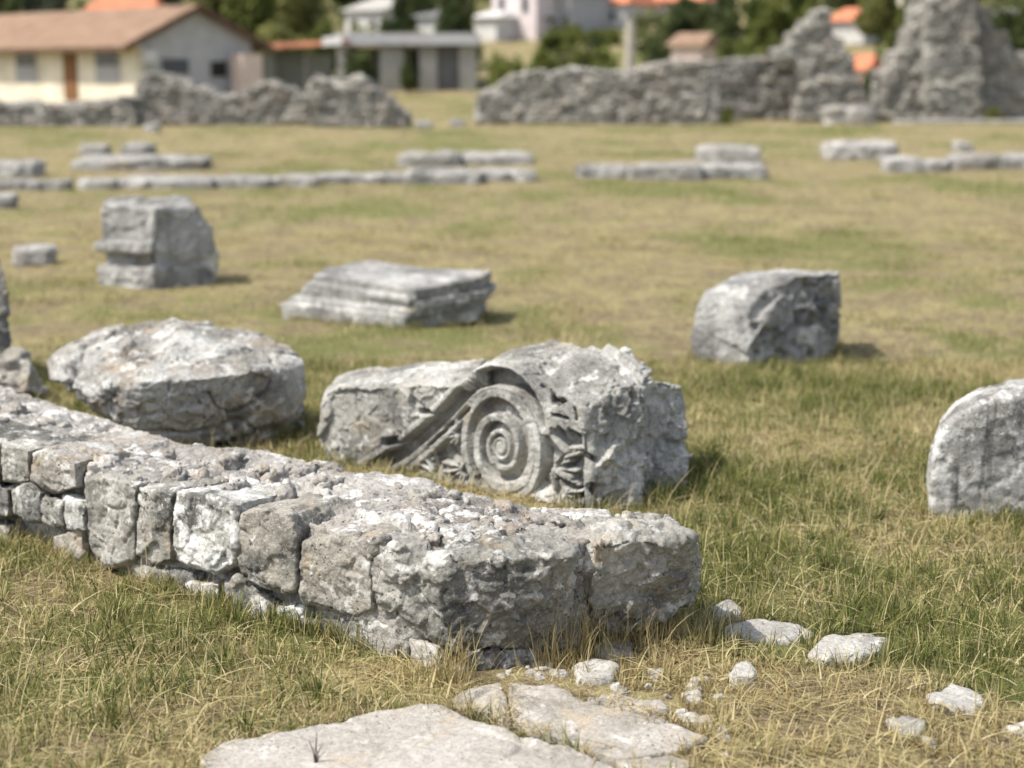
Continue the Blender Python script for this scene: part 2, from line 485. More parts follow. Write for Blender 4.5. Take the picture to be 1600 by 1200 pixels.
FS = [  # outline, material, extra
 ([(471, 846), (500, 836), (566, 842), (582, 870), (583, 955), (560, 964), (480, 945), (468, 925)], 'wall_stone_tan'),
 ([(374, 800), (400, 792), (450, 800), (466, 830), (464, 925), (446, 930), (376, 900), (368, 870)], 'wall_stone_tan'),
 ([(276, 768), (300, 764), (372, 785), (374, 850), (366, 885), (340, 896), (278, 880), (268, 860)], 'lichen_stone'),
 ([(217, 760), (268, 766), (267, 880), (235, 884), (215, 870)], 'wall_stone'),
 ([(135, 745), (165, 742), (213, 756), (212, 878), (160, 888), (136, 850)], 'wall_stone'),
 ([(100, 775), (132, 790), (131, 830), (104, 828)], 'lichen_stone'),
 ([(66, 776), (98, 780), (100, 826), (68, 816)], 'wall_stone'),
 ([(17, 765), (40, 752), (64, 770), (64, 818), (20, 806)], 'wall_stone_dark'),
 ([(48, 706), (75, 700), (118, 722), (120, 764), (90, 772), (48, 750)], 'pebble'),
 ([(4, 692), (44, 702), (45, 756), (4, 752)], 'wall_stone'),
 ([(-60, 670), (-2, 690), (-2, 756), (-60, 740)], 'wall_stone_tan'),
 ([(-60, 748), (14, 764), (14, 808), (-60, 800)], 'wall_stone_dark'),
 ([(-140, 650), (-64, 668), (-64, 780), (-140, 760)], 'wall_stone'),
]
for i, (q, m) in enumerate(FS):
    o = rock('facing_stone', [face_block(LONG, q)], M[m], stone_disp(.006, .011, .006, .008, .0026, f=6, fc=8, fp=30, seed=100 + i * 3), vox=.0055, smooth=2, parent=wall)
    if m == 'lichen_stone' and i == 2: o['label'] = 'square facing stone whitened by lichen'
# footing stones below the course
for i, (q, m) in enumerate([
 ([(82, 836), (128, 826), (132, 866), (108, 872), (84, 858)], 'pebble'),
 ([(208, 880), (266, 890), (268, 922), (212, 912)], 'wall_stone'),
 ([(262, 892), (300, 896), (302, 926), (266, 922)], 'wall_stone_dark'),
 ([(238, 922), (300, 908), (344, 912), (342, 948), (250, 946)], 'pebble'),
 ([(352, 912), (370, 900), (418, 934), (420, 965), (360, 950)], 'wall_stone'),
 ([(432, 944), (470, 948), (478, 970), (440, 972)], 'lichen_stone'),
 ([(466, 964), (492, 972), (496, 1000), (470, 998)], 'pebble'),
 ([(500, 966), (590, 968), (640, 994), (640, 1020), (510, 1010)], 'wall_stone'),
 ([(636, 996), (686, 1012), (692, 1062), (650, 1052)], 'wall_stone'),
 ([(-60, 812), (16, 820), (16, 850), (-60, 845)], 'pebble')]):
    rock('footing_stone', [face_block(LONG, [(a, b if b < np.mean([t[1] for t in q]) else b + 14) for a, b in q], .16, .0)], M[m], stone_disp(.006, .009, .005, .005, .0026, f=7, fc=9, fp=34, seed=200 + i * 3), vox=.006, smooth=2, parent=wall)

# corner block: one long face, one end face
inw = -(LONG.n + END.n) / np.linalg.norm(LONG.n + END.n)
cpts = []
for q in [(590, 880), (582, 915), (590, 945), (612, 968), (650, 985), (690, 1004), (600, 868)]: cpts.append(LONG.pt(*q, .0))
for q in [(690, 880), (760, 884), (860, 886), (900, 895), (905, 930), (895, 975), (850, 1012), (740, 1022), (692, 1010)]: cpts.append(END.pt(*q, .0))
for q in [(612, 852), (650, 846), (700, 852), (770, 854), (860, 862), (895, 868), (880, 840), (640, 838)]: cpts.append(atz(*q, HW + .005))
cpts += [p + inw * .3 for p in cpts[:13]]
rock('corner_block', [cpts], M['wall_stone'], stone_disp(.008, .020, .010, .010, .0036, f=6, fc=11, fp=26, seed=301), vox=.0058, smooth=9, parent=wall)
epts = []
for q in [(915, 862), (985, 848), (1078, 838), (1092, 860), (1095, 905), (1084, 945), (1060, 968), (960, 985), (918, 985)]: epts.append(END.pt(*q, .015)); epts.append(END.pt(*q, .015) - END.n * .26)
for q in [(925, 846), (1000, 830), (1070, 828), (1085, 838), (1045, 812), (962, 812)]: epts.append(atz(*q, HW + .012))
rock('end_block', [epts], M['wall_stone'], stone_disp(.012, .030, .010, .012, .0036, f=6, fc=9, fp=24, seed=311), vox=.0058, smooth=16, parent=wall)
# small weathered foot of the corner
for i, q in enumerate([[(722, 1020), (780, 1012), (800, 1048), (735, 1052)], [(770, 1030), (838, 1020), (846, 1050), (784, 1060)], [(845, 1010), (900, 1000), (905, 1030), (850, 1036)]]):
    rock('footing_stone', [face_block(END, q, .15, .03)], M['wall_stone' if i != 1 else 'pebble'], stone_disp(.010, .02, .006, .004, .003, f=9, fc=24, fp=30, seed=331 + i), vox=.006, smooth=3, parent=wall)

# rubble core with the uneven weathered top
TOPB = [(-140, 575), (0, 602), (84, 627), (165, 652), (290, 690), (400, 702), (490, 717), (560, 737), (640, 752), (740, 767), (840, 790), (940, 790), (962, 815)]
TOPF = [(905, 858), (800, 862), (700, 862), (612, 862), (560, 848), (455, 806), (370, 786), (215, 758), (120, 728), (46, 706), (-140, 655)]
top = [atz(*q, HW - .012) for q in TOPB] + [atz(*q, HW - .012) + inw * .02 for q in TOPF]
base = [np.array([p[0], p[1], -.06]) for p in top]
dcore = stone_disp(.008, .012, .012, .020, .0038, f=5, fc=9, fp=24, strata=.010, seed=401)
def core_disp(p, n):
    d = dcore(p, n)
    f1, f2, cv = worley(p * np.array([13, 13, 9.]) + .5 * np.stack([perlin(p * 9, 71), perlin(p * 9, 72), perlin(p * 9, 73)], 1), 77)
    cob = sstep(.55, .0, f1) * sstep(.3, .75, cv) * .022
    e1, e2, ev = worley(p * np.array([8, 8, 3.]) + .5 * np.stack([perlin(p * 9, 171), perlin(p * 9, 172), 0 * f1], 1), 177)
    cob = cob - .05 * sstep(.13, .0, e2 - e1) * sstep(-.15, .2, perlin(p * 3.1, 178))
    pl = facets(p * np.array([5, 5, 2.]) + .4 * np.stack([perlin(p * 8, 81), perlin(p * 8, 82), 0 * f1], 1), 83, .35)
    return d + (cob * .35 + .022 * pl) * np.clip(n[:, 2], 0, 1) + .016 * np.clip(n[:, 2], 0, 1) * perlin(p * 2.3, 79)
rock('rubble_core', [('prism', base, (0, 0, HW + .048))], M['core'], core_disp, vox=.0062, smooth=2, parent=wall)
# loose-looking stones bedded in the top
rr = random.Random(4)
cnt = 0
while cnt < 58:
    px, py = rr.uniform(0, 930), rr.uniform(600, 860)
    t = px
    yb = np.interp(px, [q[0] for q in TOPB], [q[1] for q in TOPB]); yf = np.interp(px, [q[0] for q in TOPF[::-1]], [q[1] for q in TOPF[::-1]])
    if not yb + 8 < py < yf - 8: continue
    p = atz(px, py, HW); s = rr.uniform(.018, .062) * (1.25 if px < 520 else .9); a = rr.uniform(0, 3.14)
    h = rr.uniform(.004, .020); pts = []
    for k in range(7):
        th = k / 7 * 6.283 + rr.uniform(-.3, .3); r = s * rr.uniform(.75, 1.15)
        x, y = r * math.cos(th), r * .62 * math.sin(th)
        X, Y = x * math.cos(a) - y * math.sin(a), x * math.sin(a) + y * math.cos(a)
        pts.append(p + np.array([X, Y, -.04])); pts.append(p + np.array([X * .95, Y * .95, h * .4])); pts.append(p + np.array([X * .7, Y * .7, h]))
    rock('bedded_stone', [pts], M[rr.choice(['core', 'core', 'pebble', 'pebble', 'wall_stone_tan', 'pale_stone'])], stone_disp(.004, .014, .0, .0, .003, f=14, fc=20, seed=500 + cnt), vox=.0055, smooth=2, parent=wall, foot=False)
    cnt += 1

# ================================================================== CARVED SCROLL STONE
P0 = atz(915, 800); P1 = atz(500, 718)
SC = Plane(P1, P0)
def spt(px, py, D=0.0): return SC.pt(px, py, D)
L_ = [spt(*q) for q in [(503, 618), (497, 690), (512, 722), (540, 736), (575, 734), (640, 735), (690, 640), (720, 602), (600, 604), (530, 606)]]
L_ += [spt(540, 588, .28), spt(524, 588, .30), spt(560, 576, .40), spt(690, 568, .46), spt(760, 560, .44)]
def gp(px, py): return atz(px, py, -.03)
L_ += [np.array([*(spt(q, 720, .42))[:2], -.03]) for q in (520, 800)] + [np.array([*(spt(q, 720, .06))[:2], -.03]) for q in (560, 840)]
R_ = [spt(*q) for q in [(640, 716), (672, 668), (712, 606), (742, 578), (768, 569), (800, 576), (826, 604), (846, 640), (872, 660), (912, 668), (915, 800), (650, 752)]]
R_ += [spt(800, 548, .26), spt(820, 540, .34), spt(860, 533, .40), spt(900, 539, .40), spt(860, 600, .05)]
Q_ = [atY(975, 544, 6.42), atY(1018, 576, 6.45), atY(940, 542, 6.40), atY(900, 541, 6.35), atY(1000, 606, 6.16), gp(1000, 806), gp(915, 812), spt(912, 640, .0), spt(850, 600, .02),
      atY(1005, 700, 6.12), spt(700, 700, .3), np.array([*spt(930, 700, .5)[:2], -.03]), atY(960, 600, 6.1)]
T_ = [atY(1000, 590, 6.3), atY(1060, 602, 6.42), atY(1072, 640, 6.42), atY(1072, 750, 6.42), atz(1064, 776, -.03), atz(990, 790, -.03), atY(1010, 600, 6.75), atY(1062, 612, 6.78), np.array([.62, 6.75, -.03]), np.array([.3, 6.7, -.03])]

def pl2uv(pl, off, sc): return np.array([SC.uv(off[0] + x / sc, off[1] + y / sc) for x, y in pl])
C2 = ((600, 540), 3.3333)
def segdist(P, A, B):
    d = B - A; L = max(1e-9, d @ d); t = np.clip(((P - A) @ d) / L, 0, 1)
    return np.linalg.norm(P - (A + t[:, None] * d), axis=1), t
def pldist(P, pl):
    r = np.full(len(P), 9.0)
    for a, b in zip(pl, pl[1:]): r = np.minimum(r, segdist(P, a, b)[0])
    return r
bandmid = pl2uv([(-190, 700), (-110, 665), (0, 605), (110, 535), (200, 460), (300, 365), (395, 262), (470, 185), (555, 158), (640, 170), (700, 205), (758, 265), (805, 345), (832, 425)], *C2)
bandw = np.array([.02, .03, .034, .036, .036, .036, .036, .036, .040, .040, .036, .028, .018, .006]) * .95
def bandfield(P):
    best = np.full(len(P), 9.0)
    for i in range(len(bandmid) - 1):
        d, t = segdist(P, bandmid[i], bandmid[i + 1]); w = bandw[i] * (1 - t) + bandw[i + 1] * t
        best = np.minimum(best, d - w)
    return best                       # <0 inside the sunken band
fil2 = pl2uv([(60, 690), (140, 625), (240, 540), (330, 450), (400, 370), (470, 290)], *C2)
vc = np.array(SC.uv(600 + 602 / 3.3333, 540 + 530 / 3.3333))
VR = .205
cuts = [((870, 440), (945, 545), 11), ((905, 430), (1000, 500), 11), ((880, 300), (935, 285), 14), ((855, 235), (880, 285), 12), ((805, 198), (815, 205), 16), ((960, 440), (1005, 462), 10),
        ((925, 570), (900, 625), 10), ((890, 700), (935, 805), 9), ((930, 720), (985, 745), 20), ((1065, 740), (1090, 805), 18), ((765, 790), (780, 775), 22), ((805, 730), (840, 640), 15),
        ((310, 530), (350, 600), 10), ((335, 520), (400, 605), 9), ((210, 665), (265, 702), 14), ((250, 610), (282, 605), 11), ((330, 690), (342, 722), 16), ((368, 690), (382, 722), 16),
        ((405, 655), (415, 665), 13), ((340, 585), (352, 600), 11), ((380, 385), (440, 330), 11), ((320, 430), (352, 402), 12), ((268, 482), (320, 440), 10), ((365, 452), (378, 455), 13),
        ((230, 520), (262, 492), 9), ((288, 640), (310, 665), 10), ((940, 640), (975, 600), 9), ((990, 330), (1000, 380), 10), ((875, 360), (955, 380), 9), ((470, 690), (530, 780), 10), ((880, 590), (860, 640), 8),
        ((-5, 505), (55, 500), 26), ((175, 345), (235, 355), 17), ((1040, 560), (1100, 640), 12), ((1020, 250), (1050, 330), 10), ((950, 820), (1000, 790), 9)]
cuts = [(*pl2uv([a, b], *C2), r / 3.3333 / 425) for a, b, r in cuts]
ridg = [((880, 330), (980, 270), 18), ((870, 400), (1000, 385), 16), ((1025, 380), (1030, 520), 12), ((940, 540), (1040, 535), 14), ((860, 470), (930, 560), 16), ((920, 590), (1010, 560), 14), ((870, 650), (960, 690), 18), ((960, 690), (1030, 700), 18), ((1000, 760), (1040, 820), 16), ((880, 760), (900, 830), 12),
        ((300, 560), (330, 610), 14), ((360, 540), (410, 600), 14), ((200, 600), (260, 570), 16), ((250, 650), (310, 640), 18), ((300, 700), (310, 720), 16), ((350, 640), (360, 660), 16), ((160, 640), (200, 625), 14), ((400, 500), (415, 560), 14), ((400, 700), (410, 730), 16), ((290, 500), (330, 480), 14), ((380, 430), (400, 470), 14)]
ridg = ridg[:7]
def fan(cx, cy, a0, a1, n, l0, l1, r):
    for q in range(n):
        a = math.radians(a0 + (a1 - a0) * q / (n - 1)); l = l1 * (.8 + .2 * math.cos((q - n / 2) * 1.3))
        ridg.append(((cx + l0 * math.cos(a), cy + l0 * math.sin(a) * 1.15), (cx + l * math.cos(a), cy + l * math.sin(a) * 1.15), r))
fan(850, 640, -40, 75, 6, 30, 165, 11); fan(925, 770, -70, 60, 5, 15, 100, 10); fan(420, 640, 105, 235, 7, 25, 130, 11); fan(250, 660, 120, 260, 6, 12, 95, 10); fan(380, 470, 110, 200, 4, 10, 70, 9)
ridg = [(*pl2uv([a, b], *C2), r / 3.3333 / 425) for a, b, r in ridg]

def scroll_disp(p, n):
    base = stone_disp(.007, .010, .006, .004, .003, f=5, fc=9, fp=24, seed=601)(p, n)
    w = (p - SC.o); u = w @ SC.u; v = p[:, 2]; D = -(w @ SC.n)
    P = np.stack([u, v], 1)
    front = sstep(.05, .03, np.abs(D)) * sstep(.25, .55, n @ SC.n)
    # left: rough broken face under the top edge
    bf = bandfield(P)
    below = (np.interp(u, bandmid[:, 0], bandmid[:, 1]) - v) > 0
    band = sstep(.002, -.004, bf)
    rel = np.zeros(len(p))
    # ground of the ornament fields, lowered, under the S band
    orn = np.where(below & (u > bandmid[1, 0]), 1.0, 0) * sstep(.024, .034, bf)
    right_limit = SC.uv(600 + 1045 / 3.3333, 700)[0]
    fade = sstep(right_limit + .02, right_limit - .02, u)
    nz = .5 + .5 * np.clip(perlin(np.stack([u * 30, v * 30, 0 * u], 1), 66) * 1.6, -1, 1)
    lowd = .045 + .025 * (1 - nz)
    ridv = np.zeros(len(p))
    for a, b, r in ridg:
        d, _ = segdist(P, a, b); ridv = np.maximum(ridv, sstep(r * 1.1, r * .6, d))
    lowd = lowd * (1 - .85 * ridv)
    rel -= orn * fade * lowd
    d2 = pldist(P, fil2); f2 = sstep(.020, .011, d2)
    rel = rel * (1 - f2) - .006 * f2
    # volute
    q = (P - vc) * np.array([1, .88]); r = np.hypot(q[:, 0] * 1.03, q[:, 1]); th = np.arctan2(q[:, 1], q[:, 0])
    inside = sstep(VR + .004, VR - .004, r)
    rho = np.log(np.maximum(r, 1e-3) / .026) / math.log(1.92)
    s = (rho - th / (2 * math.pi) + .30) % 1.0
    s = s + .05 * perlin(np.stack([u * 9, v * 9, 0 * u], 1), 15); groove = sstep(.30, .36, s) * sstep(.93, .88, s)
    dep = (.030 + .042 * sstep(.03, .17, r)) * (.55 + .45 * s)
    eye = sstep(.024, .018, r)
    worn = sstep(.35, .05, perlin(np.stack([u * 7, v * 7, 0 * u], 1), 5))
    vol = -groove * dep * (1 - eye) * (.35 + .65 * worn) + .006 * eye
    vol = np.where(r > .172, np.where(r < VR - .002, -.003, vol), vol)
    rel = rel * (1 - inside) + vol * inside
    # gap around the volute's lower edge
    rel -= .02 * sstep(.012, .004, np.abs(r - VR - .008)) * (q[:, 1] < .02) * sstep(-.1, .2, perlin(np.stack([u * 14, v * 14, 0 * u], 1), 9)) 
    rel = rel * (1 - band) - .105 * band
    for a, b, rr_ in cuts:
        d, _ = segdist(P, a, b); rel = np.minimum(rel, -.075 * sstep(rr_ * 1.15, rr_ * .7, d))
    left = (~below) & (u < SC.uv(700, 600)[0])
    lb = np.where(left, sstep(.016, .03, bf), 0)
    rel -= lb * (.014 + .026 * facets(p * 6 + .3 * np.stack([perlin(p * 8, 94), perlin(p * 8, 95), perlin(p * 8, 96)], 1), 45) + .010 * facets(p * 17, 46))
    out = base * (1 - .6 * front) + rel * front
    # leaf ribs over the bolster's back right
    ax = (p - spt(940, 560, .3)) @ np.array([.75, .66, 0]) 
    rib = sstep(.0, .06, ax) * sstep(.26, .2, ax) * np.clip(n[:, 2], 0, 1) * sstep(.38, .46, v)
    out += rib * .014 * np.sin(ax * 95 + 8 * v)
    rough = (1 - front) * sstep(.1, .6, -n[:, 1]) * sstep(.8, .3, n[:, 2])
    out += rough * (.05 * facets(p * np.array([7, 7, 6]) + .3 * np.stack([perlin(p * 8, 84), perlin(p * 8, 85), perlin(p * 8, 86)], 1), 88) + .018 * facets(p * 19, 89) - .014 * sstep(.35, .1, worley(p * 14, 90)[0]))
    return out
rock('scroll_stone', [L_, R_, Q_, T_], M['carved'], scroll_disp, vox=.0042, smooth=3, smooth2=0,
     label='carved grey limestone block with a spiral volute and leaf ornament, behind the low wall', cat='carved stone')

# ================================================================== BOULDER AND NEIGHBOURS BEHIND THE WALL
B_ = [atY(72, 556, 7.3), atY(80, 590, 7.2), atY(98, 560, 7.1), atY(112, 605, 7.0), atY(150, 632, 6.92), atY(210, 640, 6.86), atY(225, 596, 6.80), atY(130, 590, 7.0), atY(110, 540, 7.35), atY(175, 506, 7.65), atY(245, 499, 7.6), atY(330, 504, 7.6), atY(280, 512, 7.35), atY(405, 520, 7.6),
      atY(455, 545, 7.35), atY(475, 572, 7.2), atY(474, 620, 7.18), atY(462, 640, 7.15), atY(440, 660, 7.1), atY(300, 592, 6.84), atY(400, 580, 6.95), atY(215, 690, 6.9), atY(300, 700, 6.92), atY(345, 690, 6.98), atY(380, 686, 7.05)]
B_ += [np.array([-1.75, 7.6, .1]), np.array([-1.0, 7.7, .0]), np.array([-1.4, 7.8, -.03])]
B2 = [atY(330, 672, 7.15), atY(470, 640, 7.25), atY(472, 664, 7.3), atY(405, 690, 7.1), atY(340, 700, 7.1), np.array([-.95, 7.5, -.02]), np.array([-1.2, 7.5, -.02])]
def b_post(V, N):
    return V
rock('boulder', [B_, B2], M['boulder'], stone_disp(.006, .024, .012, .028, .0036, f=3.2, fc=5.0, fp=18, strata=.014, seed=707), vox=.0075, smooth=4,
     label='large boulder with bleached rounded top and dark craggy front behind the low wall', cat='boulder')
F_ = [atY(-60, 572, 7.9), atY(-5, 556, 7.95), atY(24, 540, 8.0), atY(42, 550, 8.0), atY(50, 578, 7.9), atY(46, 612, 7.8), atY(0, 625, 7.8), atY(-60, 620, 7.9), np.array([-2.3, 8.2, -.03]), np.array([-2.75, 8.2, -.03]), atY(-20, 552, 8.1)]
rock('rubble_stone', [F_], M['wall_stone_tan'], stone_disp(.02, .03, .012, .015, .003, f=5, fc=6, fp=18, seed=711), vox=.011, smooth=4,
     label='small yellowish pitted rubble stone at the left edge beside the boulder', cat='stone')
E_ = [atY(-160, 380, 8.5), atY(-10, 376, 8.5), atY(4, 398, 8.45), atY(12, 470, 8.4), atY(14, 540, 8.45), atY(-130, 540, 8.4), np.array([-2.8, 8.8, .72]), np.array([-2.8, 8.8, -.03]), np.array([-3.1, 8.9, -.03]), np.array([-2.68, 8.4, -.03]), np.array([-3.0, 8.4, -.03]), atY(-100, 376, 8.9)]
rock('standing_stone', [E_], M['wall_stone_dark'], stone_disp(.02, .025, .01, .015, .003, f=4, fc=5, seed=721), vox=.013, smooth=4,
     label='tall dark rough stone cut by the left edge, behind the rubble stone', cat='stone')
# right edge rounded stone
D_ = []
for D, s in ((0, .96), (.05, 1.0), (.32, .97)):
    for q in [(1452, 802), (1448, 750), (1453, 710), (1466, 676), (1492, 646), (1530, 626), (1580, 614), (1640, 610), (1700, 620), (1760, 650), (1785, 720), (1780, 810)]:
        c = np.array([1610, 740.]); qq = c + (np.array(q) - c) * s
        p = atY(*qq, 5.86); D_.append(p + np.array([.25, 1, 0]) * D / 1.03)
D_ += [np.array([p[0], p[1], -.04]) for p in D_[:1] + D_[11:13] + D_[23:25] + D_[35:]]
rock('rounded_stone', [D_], M['drum'], stone_disp(.008, .006, .005, .004, .0025, f=4, fc=9, fp=26, seed=731), vox=.009, smooth=5,
     label='round-topped grey stone with dark vertical streaks at the right edge', cat='stone')

# ================================================================== BLOCKS IN THE MEADOW
def gY(py): return float(atz(800, py)[1])
YA = gY(452)
# A: cornice block, narrow moulded face on the left, rough broken face on the right
def A_(px, py, dy): return atY(px, py, YA + dy)
dA = np.array([.25, .6, 0])
def lay(xs, y0, y1, proud):
    l, c = xs
    pts = []
    for y in (y0, y1):
        pts += [A_(l - proud, y, .28), A_(c + proud * .3, y, 0 - proud * .004), A_(335, y, .22)]
    pts += [p + np.array([.05, .5, 0]) for p in pts]
    return pts
A1 = [A_(160, 318, .28), A_(160, 378, .28), A_(243, 326, 0), A_(240, 378, 0), A_(172, 306, .6), A_(296, 305, .7), A_(306, 318, .3), A_(300, 380, .2), A_(250, 375, .7), A_(180, 375, .7)]
A2 = [A_(147, 377, .22), A_(147, 393, .22), A_(238, 379, -.08), A_(238, 397, -.08), A_(170, 384, .6), A_(250, 384, .3), A_(250, 394, .3), A_(170, 390, .6)]
A3 = [A_(166, 390, .34), A_(166, 420, .34), A_(238, 392, .09), A_(238, 420, .09), A_(300, 390, .3), A_(300, 420, .3), A_(190, 390, .7), A_(190, 420, .7), A_(320, 400, .7)]
A4 = [A_(153, 414, .25), A_(153, 448, .25), A_(240, 417, -.05), A_(240, 457, -.05), A_(325, 420, .2), A_(330, 450, .2), A_(200, 420, .7), A_(320, 440, .7), A_(200, 446, .7)]
A5 = [A_(245, 330, .03), A_(305, 320, .2), A_(330, 352, .22), A_(342, 400, .24), A_(335, 448, .24), A_(240, 455, 0), A_(300, 340, .6), A_(335, 440, .6), A_(240, 380, .0)]
for q in (A4, A5): q += [np.array([p[0], p[1], -.05]) for p in q[-3:]]
rock('cornice_block', [A1, A2, A3, A4, A5], M['block'], stone_disp(.010, .018, .008, .014, .003, f=4, fc=7, fp=14, seed=741), vox=.010, smooth=3,
     label='upright cube-like grey block with a moulded ledge on its left face, standing in the grass', cat='stone block')
# B: stepped moulded slab
YB = gY(512)
def Bp(px, py, dy): return atY(px, py, YB + dy)
def step(yl, yc, yr, xl, xc, xr, h):
    pts = []
    for dy in (0, h):
        pts += [Bp(xl, yl + dy, .35), Bp(xc, yc + dy, -.06), Bp(xr, yr + dy, .10)]
    return pts + [p + np.array([.06, .45, 0]) for p in pts]
Bs = [step(428, 452, 434, 490, 648, 752, 16), step(442, 466, 446, 476, 640, 748, 10), step(450, 472, 454, 470, 652, 760, 14), step(464, 486, 466, 452, 640, 752, 12), step(474, 494, 476, 440, 632, 744, 26),
      [Bp(545, 409, .65), Bp(580, 405, .7), Bp(748, 432, .4), Bp(648, 456, -.02), Bp(496, 432, .36), Bp(640, 480, .1), Bp(560, 470, .4), Bp(740, 460, .3)],
      [Bp(432, 474, .42), Bp(455, 468, .40), Bp(450, 495, .34), Bp(520, 512, .2), Bp(600, 500, .05), Bp(520, 480, .2), np.array([*Bp(470, 500, .6)[:2], -.04]), np.array([*Bp(560, 500, .6)[:2], -.04])],
      [Bp(655, 500, .1), Bp(740, 482, .14), Bp(735, 506, .1), Bp(670, 510, .05), np.array([*Bp(700, 500, .5)[:2], -.04]), Bp(690, 480, .4)]]
rock('moulded_slab', Bs, M['block'], stone_disp(.004, .004, .004, .006, .003, f=4, fc=5, fp=14, seed=751), vox=.007, smooth=1,
     label='low grey slab with stepped parallel mouldings, lying in the grass behind the scroll', cat='carved slab')
# C: block with a carved rosette end
YC = gY(574)
CP = Plane(atY(1172, 500, YC - .02), atY(1316, 500, YC + .22))
def Cp(px, py, dy): return atY(px, py, YC + dy)
C_ = [Cp(1080, 560, .18), Cp(1078, 520, .2), Cp(1090, 478, .22), Cp(1102, 452, .26), Cp(1155, 427, .5), Cp(1228, 421, .7), Cp(1170, 542, -.03), Cp(1171, 572, -.02), Cp(1132, 476, .10)]
C_ += [CP.pt(*q) for q in [(1212, 470), (1235, 440), (1250, 428), (1312, 428), (1316, 470), (1312, 520), (1300, 552), (1260, 570), (1180, 578)]]
C_ += [Cp(1300, 430, .75), np.array([*Cp(1300, 500, .8)[:2], -.04]), np.array([*Cp(1130, 500, .7)[:2], -.04]), np.array([*Cp(1085, 500, .22)[:2], -.04]), np.array([*Cp(1175, 500, .0)[:2], -.04]), np.array([*Cp(1290, 500, .2)[:2], -.04])]
ros = [(np.array([(CP.pt(x, y) - CP.o) @ CP.u, CP.pt(x, y)[2]]), r) for x, y, r in [(1270, 478, .12), (1206, 528, .06)]]
dC = stone_disp(.010, .012, .010, .006, .003, f=4, fc=7, fp=13, seed=761)
def c_disp(p, n):
    w = p - CP.o; u = w @ CP.u; D = -(w @ CP.n); fr = sstep(.07, .04, np.abs(D)) * sstep(.3, .6, n @ CP.n) * sstep(-.02, .04, u)
    P = np.stack([u, p[:, 2]], 1); rel = -.02 + .045 * facets(p * 9, 4) - .05 * sstep(.42, .15, worley(p * 11, 6)[0]) - .02 * np.abs(perlin(p * 20, 3))
    for c, r in ros:
        q = P - c; d = np.hypot(q[:, 0], q[:, 1]) / r; a = np.arctan2(q[:, 1], q[:, 0])
        pet = .5 + .5 * np.cos(a * 6 + c[0] * 30)
        rel = np.where(d < 1, rel * .5 + .5 * (-.075 * (1 - pet) * sstep(.15, .4, d) - .03 * sstep(.7, 1.0, d)), rel)
    return dC(p, n) * (1 - .5 * fr) + rel * fr
rock('rosette_block', [C_], M['block'], c_disp, vox=.009, smooth=3,
     label='grey block with carved rosettes on its right face, standing alone in the grass', cat='carved stone')

# ================================================================== FAR STONES IN THE MEADOW
def fieldstone(name, x0, x1, yt, yb, label, cat='stone', slope=.25, depth=None, mat='far_slab', n=9, seed=0, group=None, dz=0.0, tall=1.0):
    r = random.Random(seed + int(x0) * 7 + int(yb)); Y = gY(yb)
    a = atY(x0, yb, Y); b = atY(x1, yb, Y); w = b[0] - a[0]
    dp = depth or max(.3, min(w * .6, 1.2)); zt = .35 * atY(x0, yt, Y)[2] + .65 * max(atY(x0, yt, Y + dp)[2], .4 * atY(x0, yt, Y)[2]); h = max(.06, zt * tall * .80)
    pts = []
    for k in range(n + 1):
        t = k / n; e = 1 - .10 * (abs(t - .5) * 2) ** 6
        x = a[0] + w * t
        for (y, z, j) in ((0, -.05, .0), (.02, h * .80 * e, .04), (dp * slope, h * .95 * e, .05), (dp, h * e * r.uniform(.92, 1.0), .04), (dp, -.05, 0)):
            pts.append(np.array([x + r.uniform(-j, j), Y + y + (1 - e) * dp * .5 + r.uniform(-j, j), z + (r.uniform(-.06, .04) * h if z > 0 else 0) + dz]))
    parts_ = [pts[:len(pts) // 2 + 5], pts[len(pts) // 2 - 5:]]
    vx = max(.018, min(.04, h * .10))
    return rock(name, parts_, M[mat], stone_disp(min(.03, h * .10), min(.05, h * .16), 0, .03, .006, f=2.2, fc=2.2, seed=int(x0) + int(yb)), vox=vx, smooth=2, label=label, cat=cat, group=group)

